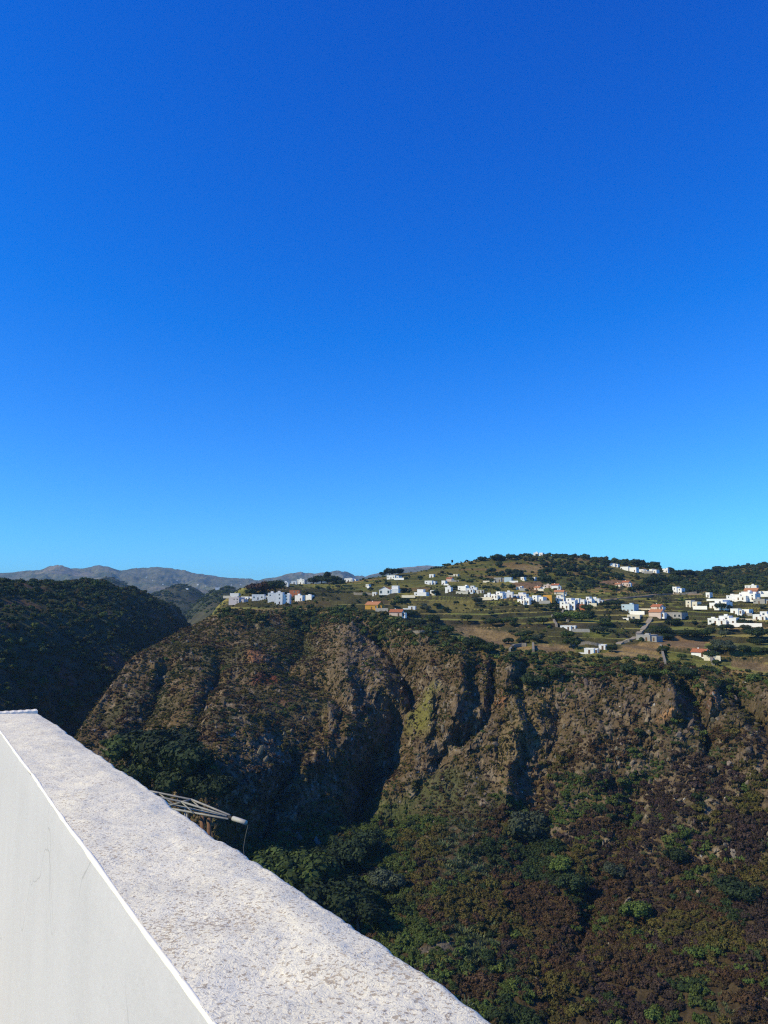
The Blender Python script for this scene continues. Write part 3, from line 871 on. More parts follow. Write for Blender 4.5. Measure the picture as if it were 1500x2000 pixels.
def crown_mesh(name, seed, n_lobes=7, leaves=300, leaf=0.16, spread=0.6, flat=1.0, lift=0.0, core=0.8, tall=1.0, droop=0.0):
    """a plant crown about one unit in radius: leaf faces on lumpy lobes round dark cores"""
    rng = np.random.default_rng(seed)
    lobes = blob_lobes(rng, n_lobes, spread, flat)
    V, F = [], []
    nb = 0
    for (cx, cy, cz, r) in lobes:
        cz = cz * tall + lift
        # core
        if core:
            nu, nv = 7, 4
            ring = []
            for j in range(nv + 1):
                ph_ = math.pi * j / nv
                for i in range(nu):
                    th = 2 * math.pi * i / nu
                    q = r * core * rng.uniform(0.75, 1.0)
                    ring.append((cx + q * math.sin(ph_) * math.cos(th), cy + q * math.sin(ph_) * math.sin(th), cz + q * math.cos(ph_)))
            V += ring
            for j in range(nv):
                for i in range(nu):
                    F.append((nb + j * nu + i, nb + (j + 1) * nu + i, nb + (j + 1) * nu + (i + 1) % nu, nb + j * nu + (i + 1) % nu))
            nb += len(ring)
        m = max(6, int(leaves * r * r / sum(l[3] ** 2 for l in lobes)))
        d = rng.normal(size=(m, 3)); d /= np.linalg.norm(d, axis=1, keepdims=True)
        d[:, 2] = np.abs(d[:, 2]) * np.where(rng.uniform(size=m) < 0.75, 1, -1)
        p = np.array((cx, cy, cz)) + d * (r * rng.uniform(0.72, 1.12, (m, 1)))
        nn = d + rng.normal(size=(m, 3)) * 0.38
        nn /= np.linalg.norm(nn, axis=1, keepdims=True)
        t = np.cross(nn, rng.normal(size=(m, 3))); t /= np.linalg.norm(t, axis=1, keepdims=True)
        b = np.cross(nn, t)
        s1 = leaf * rng.uniform(0.5, 1.2, (m, 1)); s2 = leaf * rng.uniform(0.35, 0.8, (m, 1))
        quad = np.stack([p - t * s1 - b * s2 * 0.4, p + t * s1 * 0.3 - b * s2, p + t * s1, p - t * s1 * 0.2 + b * s2], 1)
        V += [tuple(x) for x in quad.reshape(-1, 3)]
        F += [(nb + 4 * i, nb + 4 * i + 1, nb + 4 * i + 2, nb + 4 * i + 3) for i in range(m)]
        nb += 4 * m
    return np_mesh(name, np.array(V), np.array(F), False)


def blade_mesh(name, seed, n=46, up=0.6, width=0.10):
    """succulent clump: stiff pointed arms rising from the ground"""
    rng = np.random.default_rng(seed)
    V, F = [], []
    for k in range(n):
        a = rng.uniform(0, 2 * math.pi); r0 = 0.5 * math.sqrt(rng.uniform())
        root = np.array((r0 * math.cos(a), r0 * math.sin(a), -0.1))
        lean = np.array((math.cos(a) * rng.uniform(0.1, 0.9), math.sin(a) * rng.uniform(0.1, 0.9), rng.uniform(0.5, 1.2) * up / 0.6))
        lean = lean + rng.normal(size=3) * 0.12
        L_ = rng.uniform(0.6, 1.05)
        side = np.cross(lean, (0, 0, 1)) + rng.normal(size=3) * 0.2; side /= np.linalg.norm(side) + 1e-6
        w_ = width * rng.uniform(0.6, 1.2)
        mid = root + lean * L_ * 0.55; tip_ = root + lean * L_
        b = len(V)
        V += [tuple(root - side * w_ * 0.6), tuple(root + side * w_ * 0.6), tuple(mid + side * w_), tuple(mid - side * w_), tuple(tip_ + side * w_ * 0.3), tuple(tip_ - side * w_ * 0.3)]
        F += [(b, b + 1, b + 2, b + 3), (b + 3, b + 2, b + 4, b + 5)]
    return np_mesh(name, np.array(V), np.array(F), False)


def rock_mesh(name, seed, tall=1.0):
    rng = np.random.default_rng(seed)
    nu, nv = 9, 6
    V, F = [], []
    for j in range(nv + 1):
        ph_ = math.pi * j / nv
        for i in range(nu):
            th = 2 * math.pi * i / nu
            V.append((math.sin(ph_) * math.cos(th), math.sin(ph_) * math.sin(th), math.cos(ph_)))
    V = np.array(V)
    for _ in range(9):      # cut flat facets
        n_ = rng.normal(size=3); n_ /= np.linalg.norm(n_)
        lim = rng.uniform(0.5, 0.8)
        dd = V @ n_
        V = V - np.clip(dd - lim, 0, None)[:, None] * n_
    V[:, 2] *= tall
    for j in range(nv):
        for i in range(nu):
            F.append((j * nu + i, (j + 1) * nu + i, (j + 1) * nu + (i + 1) % nu, j * nu + (i + 1) % nu))
    return np_mesh(name, V, np.array(F), False)


def stones_group(col):
    ng = bpy.data.node_groups.new('scatter_' + col.name, 'GeometryNodeTree')
    ng.interface.new_socket('Geometry', in_out='INPUT', socket_type='NodeSocketGeometry')
    ng.interface.new_socket('Geometry', in_out='OUTPUT', socket_type='NodeSocketGeometry')
    N = ng.nodes; L = ng.links
    gi = N.new('NodeGroupInput'); go = N.new('NodeGroupOutput')
    ci = N.new('GeometryNodeCollectionInfo'); ci.inputs['Collection'].default_value = col
    ci.inputs['Separate Children'].default_value = True; ci.inputs['Reset Children'].default_value = True
    ip = N.new('GeometryNodeInstanceOnPoints'); ip.inputs['Pick Instance'].default_value = True

    def na(nm, ty):
        n = N.new('GeometryNodeInputNamedAttribute'); n.data_type = ty; n.inputs['Name'].default_value = nm
        return n.outputs['Attribute']
    er = N.new('FunctionNodeEulerToRotation')
    L.new(na('turn', 'FLOAT_VECTOR'), er.inputs[0])
    L.new(gi.outputs[0], ip.inputs['Points']); L.new(ci.outputs[0], ip.inputs['Instance'])
    L.new(na('pick', 'INT'), ip.inputs['Instance Index']); L.new(er.outputs[0], ip.inputs['Rotation']); L.new(na('size', 'FLOAT_VECTOR'), ip.inputs['Scale'])
    L.new(ip.outputs[0], go.inputs[0])
    return ng


def scatter(name, label, protos, P, pick, size, turn, tint, material):
    col = bpy.data.collections.new(name + '_shapes')
    for i, me in enumerate(protos):
        if len(me.materials) == 0: me.materials.append(material)
        o = bpy.data.objects.new('%s_shape_%02d' % (name, i), me)
        col.objects.link(o)
    me = bpy.data.meshes.new(name)
    n = len(P)
    me.vertices.add(n); me.vertices.foreach_set('co', np.ascontiguousarray(P, np.float32).ravel())
    a = me.attributes.new('pick', 'INT', 'POINT'); a.data.foreach_set('value', np.ascontiguousarray(pick, np.int32))
    a = me.attributes.new('size', 'FLOAT_VECTOR', 'POINT'); a.data.foreach_set('vector', np.ascontiguousarray(size, np.float32).ravel())
    a = me.attributes.new('turn', 'FLOAT_VECTOR', 'POINT'); a.data.foreach_set('vector', np.ascontiguousarray(turn, np.float32).ravel())
    a = me.attributes.new('tint', 'FLOAT_COLOR', 'POINT'); a.data.foreach_set('color', np.concatenate([tint, np.ones((n, 1))], 1).astype(np.float32).ravel())
    o = link(name, me)
    md = o.modifiers.new('scatter', 'NODES'); md.node_group = stones_group(col)
    tag(o, label, kind='stuff')
    return o


# area of every cell of the land and a picker of random spots by density
ux = np.stack([GX, GY, GZ], -1)
e1 = ux[1:, :-1] - ux[:-1, :-1]; e2 = ux[:-1, 1:] - ux[:-1, :-1]
AREA = np.linalg.norm(np.cross(e1, e2), axis=-1)
NRM = np.cross(e1, e2); NRM /= np.linalg.norm(NRM, axis=-1, keepdims=True) + 1e-9
NZ = np.abs(NRM[..., 2])


def spots(density, cap):
    w = (AREA * density[:-1, :-1]).ravel()
    n = int(min(w.sum(), cap))
    cw = np.cumsum(w); cw /= cw[-1]
    k = np.searchsorted(cw, RNG.uniform(size=n))
    i, j = np.unravel_index(k, AREA.shape)
    a = RNG.uniform(size=(n, 1)); b = RNG.uniform(size=(n, 1))
    p = (ux[i, j] * (1 - a) * (1 - b) + ux[i + 1, j] * a * (1 - b) + ux[i, j + 1] * (1 - a) * b + ux[i + 1, j + 1] * a * b)
    return p, i, j


leaf_mat = mat('scrub_leaf', (0.1, 0.1, 0.1), rough=0.75, spec=0.15, attr='tint', atype='INSTANCER', island=0.2, trans=0.12)
stone_mat = mat('stone', (0.1, 0.1, 0.1), rough=0.95, spec=0.1, attr='tint', atype='INSTANCER', noise=0.35, scale=2.2, bump=0.5, bscale=4, bdist=0.2)

BROWN, PURPLE, OLIVE, GREEN, DARK, GREY, YELLOW = [np.array(x) for x in
    ((0.072, 0.045, 0.022), (0.050, 0.034, 0.026), (0.088, 0.076, 0.020), (0.070, 0.098, 0.024), (0.030, 0.046, 0.016), (0.115, 0.140, 0.064), (0.16, 0.13, 0.045))]


def build_scrub():
    protos = [crown_mesh('round_shrub', 1, 7, 230, 0.15), crown_mesh('round_shrub', 2, 6, 230, 0.15, flat=0.85), crown_mesh('round_shrub', 3, 8, 250, 0.14, spread=0.7),
              crown_mesh('twiggy_shrub', 4, 7, 200, 0.12, core=0.62, spread=0.65), crown_mesh('twiggy_shrub', 5, 6, 190, 0.13, core=0.6),
              blade_mesh('succulent', 6), blade_mesh('succulent', 7, 60, 0.5, 0.08), crown_mesh('low_tuft', 8, 5, 150, 0.2, flat=0.6, core=0.6)]
    frame = np.clip(1 - np.maximum(np.abs(A0) - math.radians(29), 0) / math.radians(10), 0.25, 1)
    open_face = face * (KK > 3.0)
    nP = fbm(WX / 24, WY / 24, Z0 / 24, 3, 400); nQ = fbm(WX / 12, WY / 12, Z0 / 12, 3, 401); nR_ = fbm(WX / 45, WY / 45, Z0 / 45, 2, 402)
    lim = np.interp(XP, [480, 650, 800, 950, 1050, 1130, 1300, 1500], [1650, 1570, 1580, 1610, 1560, 1430, 1440, 1450])
    lower = sst(-40, 40, YP + nR_ * 50 - lim) * (XP > 480)
    low = sst(1500, 1640, YP + nR_ * 40)
    spur = (1 - isR * sst(560, 680, XP)) * (KK > 4.6)
    dens = np.where(lower > 0.5, np.where(low > 0.5, 0.52, 0.55), 0.50) * open_face
    dens = dens * (1 - 0.6 * rock) * frame
    dens = dens * np.interp(nQ, [-0.6, 0.1, 0.6], [0.55, 1.0, 1.5])
    bare = np.zeros_like(R0)
    for X, Y, rx, ry, s_ in ((700, 1260, 70, 70, .7), (820, 1385, 40, 52, .75), (500, 1285, 24, 26, .8), (1302, 1385, 40, 40, .8), (1395, 1375, 25, 35, .8), (845, 1864, 62, 13, .95)):
        bare = np.maximum(bare, blob(X, Y, rx, ry, s_))
    dens = dens * (1 - bare)
    p, i, j = spots(dens, 90000)
    n = len(p)
    X = XP[i, j]; Y = YP[i, j]; lo = lower[i, j]; ll = low[i, j]; q = nP[i, j]; q2 = nQ[i, j]; rk = RNG.uniform(size=n)
    # what grows where: each kind keeps to its own patches
    pool = np.stack([BROWN, PURPLE, OLIVE, GREEN, DARK, GREY, YELLOW])

    def near(x, y, rx, ry): return sst(1.0, 0.3, np.hypot((X - x) / rx, (Y - y) / ry))
    zl = [0.42 * sst(750, 1000, X), 0.52 * sst(950, 1200, X) - 0.12, 0.26 + 0.55 * near(830, 1640, 120, 70) + 0.2 * near(960, 1760, 160, 120),
          0.62 * sst(1100, 680, X) + 0.22, 0.02 + 0.35 * near(560, 1600, 160, 90) + 0.2 * sst(1850, 1960, Y),
          0.02 + 0.9 * near(905, 1680, 100, 130) + 0.55 * near(1185, 1675, 50, 45) + 0.55 * near(960, 1860, 130, 60) + 0.4 * near(1120, 1950, 120, 60), -0.6 + 0 * X]
    zu = [0.30 + 0 * X, -0.15 + 0.25 * sst(1000, 1300, X), 0.46 + 0 * X, 0.02 + 0.9 * near(1060, 1330, 90, 60) + 0.4 * near(1180, 1350, 120, 50) + 0.5 * near(740, 1560, 120, 60), 0.08 + 0.5 * near(1200, 1330, 260, 30), -0.15 + 0.5 * near(980, 1400, 40, 60), 0.12 + 0 * X]
    score = []
    for k in range(7):
        nk = fbm(p[:, 0] / 15, p[:, 1] / 15, p[:, 2] / 15, 3, 420 + 5 * k)
        score.append(np.where(lo > 0.5, zl[k], zu[k]) + 0.95 * nk + RNG.gumbel(0, 0.13, n))
    kind = np.argmax(np.stack(score, 1), 1)
    tint = pool[kind] * RNG.uniform(0.7, 1.35, (n, 1)) * RNG.uniform(0.92, 1.08, (n, 3))
    pick = RNG.integers(0, 5, n)
    pick = np.where(kind == 5, RNG.integers(5, 7, n), pick)
    pick = np.where((kind == 6) | ((lo < 0.5) & (RNG.uniform(size=n) < 0.3)), 7, pick)
    sz = np.where(lo > 0.5, RNG.lognormal(0.0, 0.42, n) + 0.5 * ll, RNG.lognormal(-0.38, 0.42, n))
    sz = np.where((kind == 4) & (lo > 0.5), sz * 1.4, sz)
    sz = np.where(kind == 5, sz * 0.72, sz)
    sz = np.clip(sz, 0.25, 3.2)
    size = sz[:, None] * np.stack([RNG.uniform(0.85, 1.2, n), RNG.uniform(0.85, 1.2, n), RNG.uniform(0.75, 1.15, n)], 1)
    p = p - np.array((0, 0, 0.12)) * size
    turn = np.stack([RNG.normal(0, 0.12, n), RNG.normal(0, 0.12, n), RNG.uniform(0, 6.28, n)], 1)
    scatter('slope_scrub', 'low brown and green scrub covering the ravine slopes', protos, p, pick, size, turn, tint, leaf_mat)


def build_stones():
    protos = [rock_mesh('stone', 20 + k, t) for k, t in enumerate((0.9, 1.5, 2.2, 0.7, 1.2))]
    frame = np.clip(1 - np.maximum(np.abs(A0) - math.radians(29), 0) / math.radians(8), 0.2, 1)
    dens = (0.055 * rock + 0.006) * face * frame * (KK > 3.6)
    p, i, j = spots(dens, 16000)
    n = len(p)
    sz = np.clip(RNG.lognormal(-0.75, 0.5, n), 0.15, 1.7)
    size = sz[:, None] * np.stack([RNG.uniform(0.7, 1.2, n), RNG.uniform(0.7, 1.2, n), RNG.uniform(0.8, 1.4, n)], 1)
    base = np.array((0.145, 0.118, 0.09))
    tint = base * RNG.uniform(0.55, 1.5, (n, 1)) * RNG.uniform(0.94, 1.06, (n, 3))
    pale = RNG.uniform(size=n) < 0.04 + 0.12 * sst(1.0, 0.3, np.hypot((XP[i, j] - 1240) / 220, (YP[i, j] - 1620) / 160))
    sz = np.where(pale, np.minimum(sz, 0.55), sz)
    size = sz[:, None] * np.stack([RNG.uniform(0.7, 1.2, n), RNG.uniform(0.7, 1.2, n), RNG.uniform(0.8, 1.4, n)], 1)
    tint = np.where(pale[:, None], np.array((0.42, 0.40, 0.37)) * RNG.uniform(0.8, 1.1, (n, 1)), tint)
    turn = np.stack([RNG.normal(0, 0.35, n), RNG.normal(0, 0.35, n), RNG.uniform(0, 6.28, n)], 1)
    scatter('loose_stones', 'grey and brown stones and crags on the cliff', protos, p, RNG.integers(0, 5, n), size, turn, tint, stone_mat)


def build_woods():
    protos = [crown_mesh('wood_crown', 40 + k, 9, 320, 0.13, spread=0.62, tall=1.25) for k in range(4)] + [crown_mesh('round_shrub', 45, 6, 220, 0.16), crown_mesh('round_shrub', 46, 7, 220, 0.16, flat=0.8)]
    nP = fbm(WX / 35, WY / 35, 0.5, 3, 410)
    # shaded hillside
    dens = 0.055 * left_hill * (1 + 0.8 * nP) * np.clip(1 - np.maximum(np.abs(A0) - math.radians(29), 0) / math.radians(6), 0, 1) * (1 - 0.8 * sst(0.25, 0.6, nA))
    p, i, j = spots(np.clip(dens, 0, 1), 9000)
    n = len(p)
    sz = np.clip(RNG.lognormal(0.75, 0.4, n), 0.8, 5.0)
    size = sz[:, None] * np.stack([RNG.uniform(0.85, 1.2, n), RNG.uniform(0.85, 1.2, n), RNG.uniform(0.8, 1.15, n)], 1)
    mixw = RNG.uniform(size=n)
    tint = np.where(mixw[:, None] < 0.5, DARK * 1.3, np.where(mixw[:, None] < 0.8, GREEN * 0.9, OLIVE * 0.8)) * RNG.uniform(0.7, 1.3, (n, 1))
    turn = np.stack([RNG.normal(0, 0.08, n), RNG.normal(0, 0.08, n), RNG.uniform(0, 6.28, n)], 1)
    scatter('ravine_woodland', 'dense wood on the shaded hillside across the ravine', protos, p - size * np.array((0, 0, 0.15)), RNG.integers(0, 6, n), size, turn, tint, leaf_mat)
    # wood on the hill behind the village
    hw = sst(10.4, 11.0, KK) * (1 - sst(12.5, 12.9, KK)) * sst(560, 700, XP)
    pat = sst(-0.12, 0.2, nP + 0.65 * sst(1010, 1120, XP) + 0.18) * (1 + 1.6 * sst(1010, 1120, XP))
    top = sst(11.75, 12.05, KK) * (1 - sst(12.3, 12.6, KK))
    open_ = np.zeros_like(R0)
    for pts, rgb in FIELDS[11:14]: open_ = np.maximum(open_, poly_mask(XP1, YP1, pts, 2))
    dens = (0.024 * hw * pat + 0.035 * top * isR * sst(860, 960, XP) + 0.012 * top * isR) * (1 - open_)
    p, i, j = spots(dens, 13000)
    keep = ~blocks_a_house(XP1[i, j], YP1[i, j], 6.5 * F_PX / R1[i, j], 3)
    p, i, j = p[keep], i[keep], j[keep]
    n = len(p)
    sz = np.clip(RNG.lognormal(1.05, 0.38, n), 1.0, 6.0) * np.where(XP[i, j] < 960, 0.75, 1)
    size = sz[:, None] * np.stack([RNG.uniform(0.85, 1.25, n), RNG.uniform(0.85, 1.25, n), RNG.uniform(0.75, 1.1, n)], 1)
    mixw = RNG.uniform(size=n)
    tint = np.where(mixw[:, None] < 0.62, DARK * 1.15, np.where(mixw[:, None] < 0.85, GREEN * 0.85, OLIVE * 0.8)) * RNG.uniform(0.7, 1.25, (n, 1))
    turn = np.stack([RNG.normal(0, 0.06, n), RNG.normal(0, 0.06, n), RNG.uniform(0, 6.28, n)], 1)
    scatter('hilltop_woodland', 'dark wood covering the hill behind the village', protos, p - size * np.array((0, 0, 0.15)), RNG.integers(0, 6, n), size, turn, tint, leaf_mat)
    # bushes: hedges on the terrace risers, thicket along the rim, odd plants in the fields
    rim = sst(7.55, 7.85, KK) * (1 - sst(8.1, 8.3, KK)) * sst(400, 460, XP)
    thick = sst(-0.15, 0.35, fbm(S / 22, Z0 / 22, 0.2, 3, 411) + 0.45 * sst(980, 1010, XP) + 0.25 * (XP < 640))
    nH = fbm(WX / 28, WY / 28, 0.3, 3, 412)
    dens = 0.12 * rim * thick + (0.08 * riser * sst(-0.2, 0.4, nH) + 0.0035 * tmask * sst(0.05, 0.4, nP) + 0.010 * hillw * sst(-0.1, 0.4, nH)) * (1 - fieldmask)
    gl = np.zeros_like(R0)
    for pts in ([(470, 1212), (640, 1195), (660, 1240), (560, 1310), (500, 1260)], [(730, 1200), (830, 1208), (860, 1250), (760, 1260)], [(905, 1250), (960, 1255), (960, 1285), (900, 1280)]):
        gl = np.maximum(gl, poly_mask(XP, YP, pts, 14))
    for pts in TRACKS: dens = dens * sst(3.0, 7.0, line_dist(XP1, YP1, pts)[0])
    dens = dens + 0.05 * gl * (KK < 9) * (KK > 6) * sst(-0.3, 0.3, nQ_())
    p, i, j = spots(dens, 26000)
    keep = ~blocks_a_house(XP1[i, j], YP1[i, j], 2.0 * F_PX / R1[i, j], 2)
    p, i, j = p[keep], i[keep], j[keep]
    n = len(p)
    far = np.clip(R1[i, j] / 520, 0.75, 1.3) * np.where(rim[i, j] > 0.4, 1.45, 0.8)
    sz = np.clip(RNG.lognormal(0.12, 0.45, n), 0.4, 3.6) * far
    size = sz[:, None] * np.stack([RNG.uniform(0.85, 1.25, n), RNG.uniform(0.85, 1.25, n), RNG.uniform(0.7, 1.1, n)], 1)
    mixw = RNG.uniform(size=n)
    tint = np.where(mixw[:, None] < 0.5, DARK * 1.25, np.where(mixw[:, None] < 0.82, GREEN, OLIVE)) * RNG.uniform(0.7, 1.35, (n, 1))
    turn = np.stack([RNG.normal(0, 0.06, n), RNG.normal(0, 0.06, n), RNG.uniform(0, 6.28, n)], 1)
    scatter('field_bushes', 'bushes and hedges along the terraces and the cliff rim', protos, p - size * np.array((0, 0, 0.15)), RNG.integers(0, 6, n), size, turn, tint, leaf_mat)


def nQ_():
    return fbm(WX / 12, WY / 12, Z0 / 12, 3, 401)


def build_far_woods():
    protos = [crown_mesh('wood_crown', 90 + k, 8, 120, 0.22, spread=0.7) for k in range(3)]
    m = (MR > 1200) & (MR < 3300) & (MA > math.radians(-24)) & (MA < math.radians(-5))
    ii, jj = np.nonzero(m)
    w = MR[ii, jj] ** 2 * sst(-0.25, 0.35, fbm(np.sin(MA[ii, jj]) * MR[ii, jj] / 120, np.cos(MA[ii, jj]) * MR[ii, jj] / 120, 0.3, 3, 430))
    k = RNG.choice(len(ii), 9000, p=w / w.sum())
    ii, jj = ii[k], jj[k]
    a = RNG.uniform(size=len(k)); b = RNG.uniform(size=len(k))
    def lerp(G): return (G[ii, jj] * (1 - a) + G[ii + 1, jj] * a) * (1 - b) + (G[ii, jj + 1] * (1 - a) + G[ii + 1, jj + 1] * a) * b
    r_, a_, z_ = lerp(MR), lerp(MA), lerp(MZ)
    P = np.stack([np.sin(a_) * r_, np.cos(a_) * r_, z_ - 0.6], 1)
    sz = np.clip(RNG.lognormal(1.35, 0.4, len(k)), 2, 9)
    size = sz[:, None] * np.stack([RNG.uniform(0.9, 1.5, len(k)), RNG.uniform(0.9, 1.5, len(k)), RNG.uniform(0.6, 0.95, len(k))], 1)
    tint = np.where(RNG.uniform(size=(len(k), 1)) < 0.6, DARK * 1.3, GREEN * 0.9) * RNG.uniform(0.7, 1.3, (len(k), 1))
    turn = np.stack([0 * sz, 0 * sz, RNG.uniform(0, 6.28, len(k))], 1)
    scatter('distant_woodland', 'far off wood on the hills between the ravine and the mountains', protos, P, RNG.integers(0, 3, len(k)), size, turn, tint, leaf_mat)



TRACKS = [[(1272, 1208), (1262, 1222), (1250, 1236), (1242, 1242)], [(1242, 1246), (1225, 1252), (1206, 1259)], [(1175, 1174), (1230, 1168), (1300, 1160), (1380, 1162)]]
